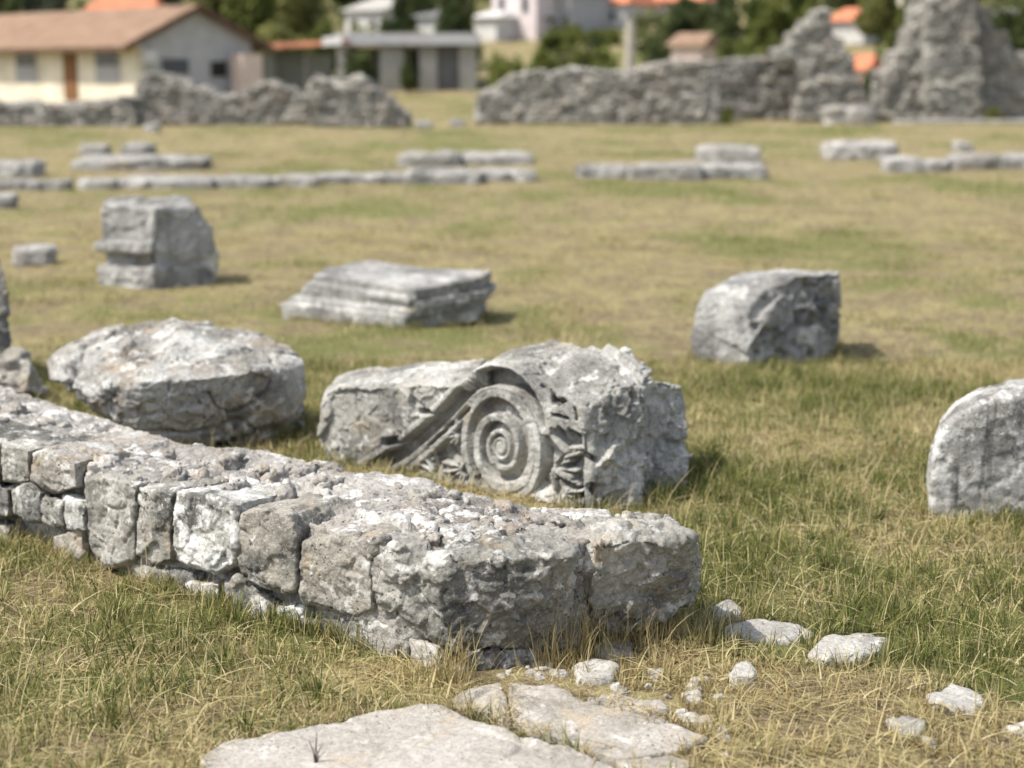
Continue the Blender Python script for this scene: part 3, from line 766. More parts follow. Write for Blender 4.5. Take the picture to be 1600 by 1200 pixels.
FSL = [
 ('flat_stone', 18, 76, 372, 416, 'small flat grey stone in the grass left of the cornice block', {'slope': .5}),
 ('flat_stone', -60, 16, 296, 326, 'grey stone at the left edge just below the kerb line', {}),
 ('flat_stone', -60, 52, 244, 276, 'long grey stone at the left edge above the kerb line', {}),
 ('stone_slab', 108, 312, 238, 266, 'wide flat grey slab lying across the meadow above the cornice block', {'slope': .6}),
 ('stone_slab', 122, 165, 221, 242, 'small grey stone on the far left end of the wide slab', {'depth': .5}),
 ('stone_slab', 190, 236, 220, 242, 'second small grey stone behind the middle of the wide slab', {'depth': .5}),
 ('kerb_stone', -20, 60, 276, 299, 'whitish kerb stone nearest the left edge', {'mat': 'far_pale'}),
 ('kerb_stone', 62, 104, 274, 298, 'bright white rounded kerb stone in the far row', {'mat': 'far_pale'}),
 ('kerb_stone', 120, 180, 274, 297, 'pale kerb stone just left of the cornice block', {'mat': 'far_pale'}),
 ('kerb_stone', 182, 330, 270, 296, 'grey kerb stretch directly above the cornice block', {}),
 ('kerb_stone', 318, 420, 270, 294, 'pale kerb stretch right above the cornice block', {}),
 ('kerb_stone', 420, 492, 268, 292, 'pale kerb stone with a white end', {'mat': 'far_pale'}),
 ('kerb_stone', 490, 640, 266, 287, 'long thin kerb stretch left of the stacked slabs', {}),
 ('kerb_stone', 630, 750, 258, 288, 'grey kerb block under the stacked slabs', {}),
 ('kerb_stone', 745, 838, 258, 284, 'last kerb block at the right end of the far row', {}),
 ('stacked_slab', 622, 722, 230, 262, 'pale slab on top of the kerb, left of two', {'mat': 'far_pale'}),
 ('stacked_slab', 720, 832, 232, 260, 'pale slab on top of the kerb, right of two', {'mat': 'far_pale'}),
 ('flat_stone', 903, 982, 252, 279, 'low grey stone to the left of the white-tipped stone', {}),
 ('flat_stone', 984, 1096, 247, 281, 'pale block with a white tip in the far middle group', {'mat': 'far_pale'}),
 ('flat_stone', 1090, 1200, 250, 279, 'grey block at the right end of the far middle group', {}),
 ('flat_stone', 1094, 1190, 219, 256, 'tilted pale slab behind the far middle group', {'slope': .7, 'mat': 'far_pale'}),
 ('flat_stone', 1296, 1404, 213, 250, 'pale flat-topped stone left of the far right row', {'slope': .5, 'mat': 'far_pale'}),
 ('row_stone', 1385, 1450, 237, 271, 'first stone of the far right row', {}),
 ('row_stone', 1446, 1490, 243, 271, 'small pale stone in the far right row', {'mat': 'far_pale'}),
 ('row_stone', 1486, 1560, 234, 268, 'middle block of the far right row', {}),
 ('row_stone', 1555, 1660, 236, 266, 'last block of the far right row, cut by the right edge', {}),
 ('field_stone', 1494, 1520, 216, 238, 'small pinkish-white stone behind the far right row', {'mat': 'far_pale'}),
]
for nm, x0, x1, yt, yb, lb, kw in FSL: fieldstone(nm, x0, x1, yt, yb, lb, seed=3, **kw)

# ================================================================== PAVING AND LOOSE STONES IN FRONT
SLABF = []
def slabstone(name, px, z, label, mat='slab', cat='paving slab', disp=None, thick=.09, vox=.007, group=None):
    pts = []
    n = len(px)
    for i in range(n):                    # ragged outline
        a = np.array(px[i], float); b = np.array(px[(i + 1) % n], float); L = np.linalg.norm(b - a); m = max(1, int(L / 26))
        for k in range(m):
            q = a + (b - a) * k / m + (RS.uniform(-3.5, 3.5, 2) if k else 0)
            p = atz(*q, z); pts.append(np.array([p[0], p[1], z - thick]))
    SLABF.append(hull2d([tuple(p[:2]) for p in pts]))
    return rock(name, [('prism', pts, (0, 0, thick))], M[mat], disp or stone_disp(.004, .005, .003, .012, .0016, f=4, fc=4, fp=20, seed=int(px[0][0])), vox=vox, smooth=3, label=label, cat=cat, group=group)
slabstone('paving_slab', [(312, 1180), (345, 1160), (450, 1140), (560, 1115), (655, 1096), (690, 1098), (770, 1130), (860, 1158), (950, 1188), (990, 1215), (1000, 1300), (320, 1300)], .03,
          'largest smooth pale paving slab at the bottom of the picture')
slabstone('paving_slab', [(702, 1094), (722, 1076), (785, 1064), (792, 1085), (798, 1126), (750, 1112)], .022, 'small cracked paving slab at the foot of the wall corner')
slabstone('paving_slab', [(792, 1064), (865, 1066), (915, 1092), (975, 1102), (1060, 1135), (1108, 1152), (1060, 1172), (965, 1184), (872, 1150), (802, 1124)], .022, 'long pointed pale paving slab right of the largest slab')
slabstone('paving_slab', [(912, 1086), (958, 1082), (1036, 1092), (1046, 1106), (1020, 1121), (972, 1106)], .022, 'small white paving piece beyond the pointed slab')
slabstone('paving_slab', [(960, 1186), (1050, 1178), (1085, 1188), (1060, 1215), (1000, 1215)], .015, 'sunken slab fragment at the bottom edge beside dry grass')
def V3z(z): return np.array([0, 0, z])
def loose(name, quad, h, label, mat='pale_stone', cat='stone', group=None):
    c = np.mean(quad, 0); pts = []; quad = [c + (np.array(q) - c) * (1.0 if group else 1.16) for q in quad]
    for q in quad:
        q = np.array(q, float)
        g0 = atz(*q, 0); c0 = atz(*c, 0); pts += [g0 + V3z(-.03), g0 + (c0 - g0) * .04 + V3z(h * .30), g0 + (c0 - g0) * .15 + V3z(h * .55)]
    return rock(name, [pts], M[mat], stone_disp(.005, .007, .003, .004, .002, f=7, fc=9, fp=24, seed=int(quad[0][0])), vox=.006, smooth=2, label=label, cat=cat, group=group)
loose('flat_stone', [(1268, 1030), (1290, 1010), (1340, 1002), (1386, 1008), (1376, 1030), (1340, 1042), (1290, 1044)], .055, 'bright white flat stone between green tufts, right of the wall')
loose('flat_stone', [(1128, 990), (1175, 978), (1240, 982), (1266, 998), (1230, 1008), (1140, 1004)], .035, 'flat half-buried pale stone in front of the wall end')
loose('flat_stone', [(1108, 955), (1140, 944), (1160, 955), (1155, 974), (1115, 974)], .03, 'small pale stone in dry grass close to the wall end')
loose('round_stone', [(1138, 1066), (1148, 1050), (1168, 1046), (1182, 1058), (1178, 1070), (1150, 1074)], .05, 'small rounded grey stone lying alone in the dry grass')
loose('flat_stone', [(1450, 1098), (1478, 1082), (1510, 1086), (1540, 1104), (1525, 1118), (1470, 1114)], .04, 'grey flat stone at lower right with brown earth before it')
loose('broken_stone', [(1385, 1134), (1420, 1130), (1444, 1134), (1440, 1152), (1425, 1160), (1405, 1150)], .04, 'broken white stone with a sharp tip, lower right')
loose('broken_stone', [(1436, 1156), (1456, 1160), (1466, 1172), (1448, 1170)], .025, 'tiny white chip beside the sharp-tipped stone')
loose('flat_stone', [(1566, 1140), (1610, 1132), (1640, 1146), (1600, 1156)], .03, 'pale flat stone cut by the right edge at the bottom')
loose('broken_stone', [(930, 1026), (945, 1014), (985, 1014), (990, 1032), (950, 1040)], .05, 'white holed stone at the foot of the wall end')
loose('flat_stone', [(895, 1050), (925, 1040), (962, 1048), (955, 1066), (905, 1070)], .04, 'pale stone between the wall foot and the paving')
loose('broken_stone', [(1066, 1090), (1092, 1086), (1100, 1098), (1075, 1104)], .025, 'small white chip right of the pale paving piece')
loose('broken_stone', [(1058, 1122), (1110, 1120), (1124, 1130), (1080, 1136)], .022, 'thin white flake at the tip of the pointed slab')
rc = random.Random(12); nchip = 0
while nchip < 34:
    px, py = rc.uniform(870, 1140), rc.uniform(1030, 1198)
    if nchip < 10: px, py = rc.uniform(715, 880), rc.uniform(1040, 1070)
    elif py > 1085 + (px - 915) * .34 - 22 and py < 1190 - abs(px - 960) * .05 and px < 1090: continue
    w = rc.uniform(7, 19); hq = w * rc.uniform(.28, .5)
    q = [(px + w * math.cos(t) * rc.uniform(.75, 1.1), py + hq * math.sin(t) * rc.uniform(.75, 1.1)) for t in [k * 1.047 + .2 for k in range(6)]]
    loose('rubble_chip', q, rc.uniform(.012, .03), 'small pale rubble chip scattered between the paving slabs and the wall foot', rc.choice(['pale_stone', 'pebble', 'slab']), 'rubble chip', 'rubble chips around the paving')
    nchip += 1

# ================================================================== RUINED WALLS
def ruin(name, outline, Y, T, label, mat='ruin', yaw=0.0, vox=.06, seed=0, cat='ruined wall', chip=.10):
    a = atY(outline[0][0], 150, Y); P = Plane(a, a + np.array([math.cos(yaw), math.sin(yaw), 0]))
    pts = []; m = len(outline)
    for i in range(m):
        A, B = np.array(outline[i], float), np.array(outline[(i + 1) % m], float)
        k = max(1, int(np.linalg.norm(B - A) / 9)); flat = A[1] > 183 and B[1] > 183
        for j in range(k):
            q = A + (B - A) * j / k
            if j and not flat: q = q + RS.uniform(-2.2, 2.2, 2)
            p = P.pt(*q)
            if q[1] > 180: p[2] = -.15
            pts.append(p)
    def d(p, n):
        z = p[:, 2] + .10 * perlin(p * .6, seed) + .03 * perlin(p * 2.5, seed + 1)
        row = np.floor(z / .24); zf = z / .24 - row
        u = (p[:, 0] + p[:, 1] * .8) / (.34 + .22 * (_h(row.astype(np.int64), row.astype(np.int64) * 0, row.astype(np.int64) * 0, seed) & 255) / 255) + row * .37 + .15 * perlin(p * 1.7, seed + 2)
        cu = np.floor(u); uf = u - cu
        v = (_h(cu.astype(np.int64), row.astype(np.int64), cu.astype(np.int64) * 0, seed + 3) & 1023) / 1023
        joint = np.minimum(np.minimum(zf, 1 - zf) * .24, np.minimum(uf, 1 - uf) * .4)
        return .05 * fbm(p * .6, 3, seed) + chip * 1.0 * (v - .5) - .07 * sstep(.035, .0, joint) + .05 * facets(p * 2.2, seed + 5)
    return rock(name, [('prism', pts, tuple(-P.n * T))], M[mat], d, vox=vox, smooth=1, label=label, cat=cat, foot=True)
ruin('ruined_wall', [(-140, 205), (-140, 162), (-60, 158), (20, 160), (90, 164), (150, 158), (200, 152), (212, 170), (215, 206)], 50, 1.4, 'low grey ruined wall in front of the cream house', seed=1)
ruin('ruined_wall', [(205, 204), (206, 150), (216, 118), (240, 113), (270, 122), (310, 138), (350, 150), (390, 140), (420, 128), (448, 136), (484, 150), (486, 204)], 50.6, 1.8, 'jagged grey rubble wall in front of the gable and shed', seed=2)
ruin('ruined_wall', [(484, 204), (480, 140), (492, 120), (530, 124), (562, 118), (590, 140), (615, 165), (634, 180), (636, 202)], 49.5, 2.2, 'rounded heap of walling ending at the grassy gap', seed=3)
ruin('ruined_wall', [(742, 192), (742, 152), (772, 138), (790, 122), (836, 108), (870, 112), (900, 106), (960, 112), (1000, 108), (1040, 96), (1064, 92), (1100, 96), (1124, 114), (1128, 192)], 52, 1.8, 'long grey ruined wall in the middle right of the grassy gap', seed=4)
ruin('ruined_wall', [(1100, 188), (1100, 98), (1140, 92), (1200, 90), (1262, 92), (1262, 188)], 56, 1.2, 'shaded lower wall linking the long ruin and the stepped pier', 'ruin_shaded', seed=5)
ruin('ruined_wall', [(1248, 190), (1248, 100), (1214, 96), (1212, 76), (1234, 73), (1237, 50), (1254, 47), (1258, 30), (1276, 28), (1279, 16), (1299, 18), (1305, 54), (1322, 58), (1326, 82), (1338, 88), (1342, 128), (1354, 134), (1358, 162), (1372, 168), (1372, 190)], 54, 1.6, 'stepped ruined pier rising to a ragged top beside an orange-roofed house', seed=6)
ruin('ruined_wall', [(1386, 190), (1380, 112), (1398, 108), (1400, 82), (1422, 78), (1425, 42), (1437, 38), (1442, -70), (1524, -72), (1530, 8), (1550, 14), (1556, 46), (1578, 52), (1584, 78), (1612, 82), (1618, 100), (1660, 104), (1730, 130), (1735, 190)], 55, 2.0, 'tallest ruined tower-like wall at the right, cut by the top edge', seed=7)
ruin('ruined_wall', [(1446, 189), (1446, 90), (1452, 20), (1462, -60), (1520, -60), (1528, 10), (1534, 90), (1536, 189)], 54.2, 1.0, 'narrow buttress standing against the tallest ruin', seed=8, cat='buttress')
fieldstone('standing_stone', 1364, 1400, 102, 188, 'pale upright stone at the left foot of the tallest ruin', depth=.5, seed=8, mat='far_pale')
fieldstone('tumbled_stone', 1290, 1330, 158, 194, 'pale tumbled stone before the stepped pier, left of a pair', depth=.6, seed=8, mat='far_pale')
fieldstone('tumbled_stone', 1328, 1368, 160, 196, 'pale tumbled stone before the stepped pier, right of a pair', depth=.6, seed=9, mat='far_pale')
fieldstone('kerb_stone', 1400, 1540, 186, 194, 'low pale kerb before the tallest ruin', depth=.5, seed=9, mat='far_pale')
fieldstone('kerb_stone', 1545, 1700, 185, 193, 'low pale kerb running out of the right edge', depth=.5, seed=9, mat='far_pale')
for x, y0, y1, lb in ((652, 186, 200, 'small pale stone in the grassy gap, left of two'), (704, 184, 198, 'small pale stone in the grassy gap, right of two'), (224, 188, 206, 'little pale stone at the foot of the jagged rubble wall')):
    fieldstone('fallen_stone', x, x + 22, y0, y1, lb, depth=.4, seed=5, mat='far_pale')

# ================================================================== BUILDINGS
def V3(*a): return np.array(a, float)
hK = atY(216, 112, 80); hK[2] = 0
gdir = V3(math.cos(.78), math.sin(.78), 0); ldir = V3(-math.cos(.80), math.sin(.80), 0)
GW, LL, EH, RH = 6.6, 22.0, 3.08, 4.62
house = empty('cream_house', tuple(hK), 'long single storey cream house with a brown tiled roof and gable coloured grey as in shade, top left', 'house')
def hl(g, l, z): return gdir * g + ldir * l + V3(0, 0, z)
MB().poly([hl(0, 0, -.3), hl(0, LL, -.3), hl(0, LL, EH), hl(0, 0, EH)], gdir * .3).build('long_wall', M['cream'], house)
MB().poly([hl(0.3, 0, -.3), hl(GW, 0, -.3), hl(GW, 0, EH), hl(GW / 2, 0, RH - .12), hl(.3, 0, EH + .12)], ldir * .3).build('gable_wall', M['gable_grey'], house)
MB().poly([hl(GW - .3, .3, -.3), hl(GW - .3, LL, -.3), hl(GW - .3, LL, EH), hl(GW - .3, .3, EH)], gdir * .3).build('rear_wall', M['cream'], house)
rf = MB(); ov, ge = .95, .45
sl = (RH - EH) / (GW / 2)
rf.poly([hl(-ov, -ge, EH - sl * ov), hl(-ov, LL, EH - sl * ov), hl(GW / 2, LL, RH), hl(GW / 2, -ge, RH)], (0, 0, .16))
rf.poly([hl(GW + ov, -ge, EH - sl * ov), hl(GW + ov, LL, EH - sl * ov), hl(GW / 2, LL, RH + .004), hl(GW / 2, -ge, RH + .004)], (0, 0, .16))
roof = rf.build('roof', M['roof_brown'], house)
tr = MB()
for s in (-1, 1):
    e = GW / 2 + s * (GW / 2 + ov)
    tr.poly([hl(e, -ge - .1, EH - sl * ov - .12), hl(GW / 2, -ge - .1, RH - .12), hl(GW / 2, -ge - .1, RH + .2), hl(e, -ge - .1, EH - sl * ov + .2)], ldir * .08)
tr.poly([hl(-ov - .06, -ge, EH - sl * ov - .08), hl(-ov - .06, LL, EH - sl * ov - .08), hl(-ov - .06, LL, EH - sl * ov + .12), hl(-ov - .06, -ge, EH - sl * ov + .12)], gdir * .06)
tr.build('fascia', M['trim'], roof)
def hwin(l, w, z0, z1, mat, nm='window'):
    f = MB().poly([hl(-.06, l, z0), hl(-.06, l + w, z0), hl(-.06, l + w, z1), hl(-.06, l, z1)], gdir * .055).build(nm, M[mat], house)
    return f
for l in (1.6, 9.6, 14.5):
    f = hwin(l, 2.2, 1.05, 2.55, 'curtain'); MB().poly([hl(-.09, l + .15, 1.9), hl(-.09, l + 2.05, 1.9), hl(-.09, l + 2.05, 2.42), hl(-.09, l + .15, 2.42)], gdir * .028).build('pane', M['glass'], f)
hwin(5.6, 1.3, .2, 2.5, 'door', 'door')
for g, w, z0, z1, m in ((1.3, 1.5, 1.5, 2.2, 'glass'), (4.1, .9, 1.35, 2.1, 'void_shade')):
    MB().poly([hl(g, -.06, z0), hl(g + w, -.06, z0), hl(g + w, -.06, z1), hl(g, -.06, z1)], ldir * .055).build('window', M[m], house)
MB().poly([hl(.15, -.36, 2.0), hl(.85, -.36, 2.0), hl(.85, -.36, 2.6), hl(.15, -.36, 2.6)], ldir * .35).build('wall_box', M['white_render'], house)
MB().poly([hl(5.0, -1.4, -.3), hl(6.2, -1.4, -.3), hl(6.2, -1.4, 2.45), hl(5.0, -1.4, 2.45)], ldir * 1.0).build('porch_pier', M['pink_render'], house)

def simple_house(name, px0, px1, pyt, pye, pyb, Y, label, wall, roofm, depth=7, hip=.8, win=True, yaw=-.5, cat='house'):
    """small gabled house: eave line pyt..pye is the roof, pye..pyb the wall"""
    a = atY(px0, pyb, Y); b = atY(px1, pyb, Y); w = b[0] - a[0]
    c = V3((a[0] + b[0]) / 2, Y, float(min(a[2], hill(Y + depth)) - .5)); e = atY(px0, pye, Y)[2] - c[2]; r = atY(px0, pyt, Y)[2] - c[2]
    h = empty(name, tuple(c), label, cat, rz=yaw)
    MB().box((0, depth / 2, e / 2), (w, depth, e)).build('wall', M[wall], h)
    o = .35; x0, x1 = -w / 2 - o, w / 2 + o
    m = MB()
    m.bm.free(); m.bm = bmesh.new()
    ins = w * .28 * hip
    A = [(x0, -o, e - .05), (x1, -o, e - .05), (x1, depth + o, e - .05), (x0, depth + o, e - .05), (x0 + ins, depth / 2, r), (x1 - ins, depth / 2, r)]
    vs = [m.bm.verts.new(p) for p in A]
    for f in ((0, 1, 5, 4), (1, 2, 5), (2, 3, 4, 5), (3, 0, 4), (3, 2, 1, 0)): m.bm.faces.new([vs[i] for i in f])
    m.build('roof', M[roofm], h)
    if win:
        for x in (-.28, .25):
            f = MB().box((x * w, -.03, e * .62), (w * .16, .05, min(1.3, e * .3))).build('window', M['white_render'], h)
            MB().box((x * w, -.065, e * .62), (w * .13, .02, min(1.1, e * .25))).build('pane', M['glass'], f)
    return h
simple_house('white_house', 534, 604, -8, 16, 60, 124, 'white house with a grey roof behind the concrete frame', 'white_render', 'concrete', yaw=-.5)
simple_house('white_house', 650, 682, 14, 26, 62, 118, 'tiny white outbuilding between the white house and dark trees', 'white_render', 'concrete_dark', depth=3, win=False)
simple_house('pink_house', 764, 842, -60, -30, 56, 126, 'pale pink house with grey windows at the top, cut by the frame', 'pinkwhite', 'roof_orange', yaw=-.5)
simple_house('white_annex', 738, 778, 16, 26, 48, 124, 'low white annex at the left side of the pale pink house', 'white_render', 'white_render', depth=4, win=False)
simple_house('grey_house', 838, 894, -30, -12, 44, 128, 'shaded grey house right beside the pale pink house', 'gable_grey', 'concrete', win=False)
simple_house('orange_roofed_house', 892, 980, -22, 6, 46, 134, 'white house with an orange roof near the top middle', 'white_render', 'roof_orange')
simple_house('orange_roofed_house', 1010, 1098, -30, 1, 40, 140, 'greyish house with an orange roof, right of the top middle', 'gable_grey', 'roof_orange')
simple_house('small_house', 1046, 1096, 50, 70, 118, 100, 'small pinkish house with a faded roof behind the long ruined wall', 'pink_render', 'roof_brown', depth=3, hip=.3, win=False, yaw=-.5)
simple_house('small_house', 1297, 1350, 10, 32, 58, 122, 'small white house with a bright orange roof beside the stepped pier', 'white_render', 'roof_orange', depth=5, win=False)
simple_house('small_house', 1322, 1352, 84, 108, 136, 98, 'tiny orange-roofed hut low between stepped pier and tallest ruin', 'pink_render', 'roof_orange', depth=3, win=False)
simple_house('beige_house', 1384, 1428, -40, -20, 22, 136, 'beige house wall above the trees left of the tallest ruin', 'cream', 'roof_brown', win=False)
simple_house('white_house', 1558, 1592, 12, 20, 42, 128, 'small white house among dark trees in the top right corner', 'white_render', 'concrete', depth=4, win=False)
simple_house('orange_roofed_house', 130, 244, -14, 22, 60, 112, 'house showing only its orange roof above the brown roof', 'cream', 'roof_orange', win=False, yaw=0)

# shed with rusty roof
sh = empty('garden_shed', tuple(atY(440, 112, 87) * V3(1, 1, 0)), 'low grey-green shed with a rusty red flat roof beside the gable', 'shed')
sx = lambda px, Y=87: (px - 440) / FPX * Y
MB().box((sx(388), 2, 1.0), (sx(425) - sx(350), 4, 3.2)).build('wall_panel', M['palegreen'], sh)
MB().box(((sx(425) + sx(505)) / 2, 2.3, .95), (sx(505) - sx(425), 3.6, 3.1)).build('wall_panel', M['greenwall'], sh)
for px in (427, 476, 526): MB().box((sx(px), .35, .95), (.14, .14, 3.1)).build('post', M['concrete'], sh)
MB().poly([(sx(345), -.6, 2.62), (sx(534), -.6, 2.95), (sx(534), 4.5, 3.1), (sx(345), 4.5, 2.78)], (0, 0, .22)).build('roof', M['roof_rust'], sh)
MB().poly([(sx(345), -.68, 2.60), (sx(505), -.68, 2.9), (sx(505), -.62, 3.12), (sx(345), -.62, 2.86)], (0, .05, 0)).build('fascia', M['roof_rust'], sh)
MB().poly([(sx(506), -.70, 2.88), (sx(535), -.70, 2.95), (sx(535), -.62, 3.45), (sx(506), -.62, 3.3)], (0, .06, 0)).build('fascia', M['white_render'], sh)

# raw concrete frame
YF = 97
fr = empty('concrete_building', tuple(atY(640, 112, YF) * V3(1, 1, 0)), 'unfinished raw concrete building with flat roof slab and open bays', 'building')
fx = lambda px: (px - 640) / FPX * YF
fz = lambda py: atY(640, py, YF)[2]
MB().box((fx(636), 2.5, fz(61)), (fx(746) - fx(526), 6, fz(52) - fz(70))).build('roof_slab', M['gable_grey'], fr)
for a, b, m in ((594, 630, 'concrete'), (655, 682, 'concrete'), (716, 742, 'concrete'), (528, 544, 'concrete')):
    MB().box((fx((a + b) / 2), .5, fz(72) / 2), (fx(b) - fx(a), .6, fz(72))).build('pier', M[m], fr)
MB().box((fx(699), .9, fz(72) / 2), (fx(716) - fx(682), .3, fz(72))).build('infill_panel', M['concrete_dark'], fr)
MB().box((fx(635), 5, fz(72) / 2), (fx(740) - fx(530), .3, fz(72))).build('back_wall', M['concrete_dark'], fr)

pp = atY(984, 120, 72)
post = MB().tube([(0, 0, -.3), (0, 0, 2.4), (.02, 0, atY(984, 31, 72)[2])], [.26, .24, .20], 10).build('wooden_post', M['post'], None, (pp[0], 72, 0))
tag(post, 'tall weathered post rising behind the long ruined wall', 'post')

# ================================================================== TREES AND BUSHES
def crown_mesh(name, lobes, n, size, cols, seed):
    r = np.random.RandomState(seed); P = []; 
    vol = np.array([l[3] ** 2 for l in lobes]); idx = r.choice(len(lobes), n, p=vol / vol.sum())
    L = np.array(lobes); c = L[idx, :3]; R = L[idx, 3]
    d = r.normal(size=(n, 3)); d /= np.linalg.norm(d, axis=1)[:, None]
    rad = R * r.uniform(.25, 1.0, n) ** .45
    p = c + d * rad[:, None] * np.array([1, 1, .85])
    p += .12 * np.stack([perlin(p * 2.2, seed), perlin(p * 2.2, seed + 1), perlin(p * 2.2, seed + 2)], 1)
    gap = perlin(p * 2.6, seed + 5) > -.28
    p = p[gap]; n = len(p)
    a = r.normal(size=(n, 3)); a /= np.linalg.norm(a, axis=1)[:, None]
    b = np.cross(a, r.normal(size=(n, 3))); b /= np.linalg.norm(b, axis=1)[:, None]
    s = size * r.uniform(.6, 1.4, n)[:, None]
    V = np.stack([p - a * s, p - b * s * .5, p + a * s, p + b * s * .5], 1).reshape(-1, 3)
    cl = fbm(p * 1.9, 2, seed + 8); t = np.clip(.5 + .9 * cl + r.uniform(-.25, .25, n), 0, 1)[:, None]
    C = np.array(cols[0]) * (1 - t) + np.array(cols[1]) * t
    return npmesh(name, V, np.arange(4 * n), np.full(n, 4), np.repeat(C, 4, 0))
LOB = {
 'round': [(0, 0, .62, .38), (-.22, .1, .5, .28), (.24, -.08, .52, .28), (.05, .22, .78, .24), (-.1, -.2, .8, .22), (.1, -.22, .38, .24)],
 'bush': [(0, 0, .4, .40), (-.38, .05, .3, .30), (.40, -.05, .32, .32), (.1, .2, .55, .28), (-.2, -.15, .55, .26)],
 'tall': [(0, 0, .35, .20), (0, .02, .55, .19), (.02, 0, .74, .14), (-.01, 0, .9, .08), (.06, .05, .45, .17), (-.07, -.04, .42, .17)],
}
PAL = {'dark': ((.04, .058, .026), (.135, .16, .066)), 'mid': ((.08, .105, .03), (.25, .27, .085)), 'olive': ((.11, .125, .045), (.30, .295, .11)), 'grey': ((.06, .075, .05), (.19, .205, .14))}
CM = {}
def crown(shape, pal):
    if (shape, pal) not in CM:
        CM[shape, pal] = crown_mesh('crown', LOB[shape], {'round': 3600, 'bush': 3400, 'tall': 2600}[shape], .052, PAL[pal], len(CM) + 3)
        CM[shape, pal].materials.append(M['leaf'])
    return CM[shape, pal]
tb = MB()
tb.tube([(0, 0, -.05), (.01, 0, .25), (-.01, .02, .5), (.02, 0, .75)], [.035, .028, .02, .008], 7)
for a, z, l in ((.4, .3, .25), (2.5, .36, .27), (4.4, .42, .24), (1.4, .5, .2), (5.6, .55, .18)):
    tb.tube([(0, 0, z), (math.cos(a) * l * .5, math.sin(a) * l * .5, z + .1), (math.cos(a) * l, math.sin(a) * l, z + .24)], [.018, .012, .004], 5)
TR = tb.build('trunk', M['bark']); TRM = TR.data; bpy.data.objects.remove(TR)
def tree(name, px, ytop, Y, wpx, shape, pal, label, cat='tree', sink=0.0, rz=None, group=None):
    x = (px - 800) / FPX * Y; g = float(hill(Y)) - .05 - sink; H = atY(px, ytop, Y)[2] - g; w = wpx / FPX * Y
    e = empty(name, (x, Y, g), label, cat, group, rz=(px * 1.7) % 6.28 if rz is None else rz)
    c = bpy.data.objects.new('crown', crown(shape, pal)); COL.objects.link(c); c.parent = e
    k = {'round': .60, 'bush': .72, 'tall': .28}[shape]; top = {'round': 1.04, 'bush': .86, 'tall': 1.0}[shape]
    c.scale = (w / 2 / k, w / 2 / k, H / top)
    t = bpy.data.objects.new('trunk', TRM); COL.objects.link(t); t.parent = e; t.scale = (H * .8, H * .8, H / top)
    return e
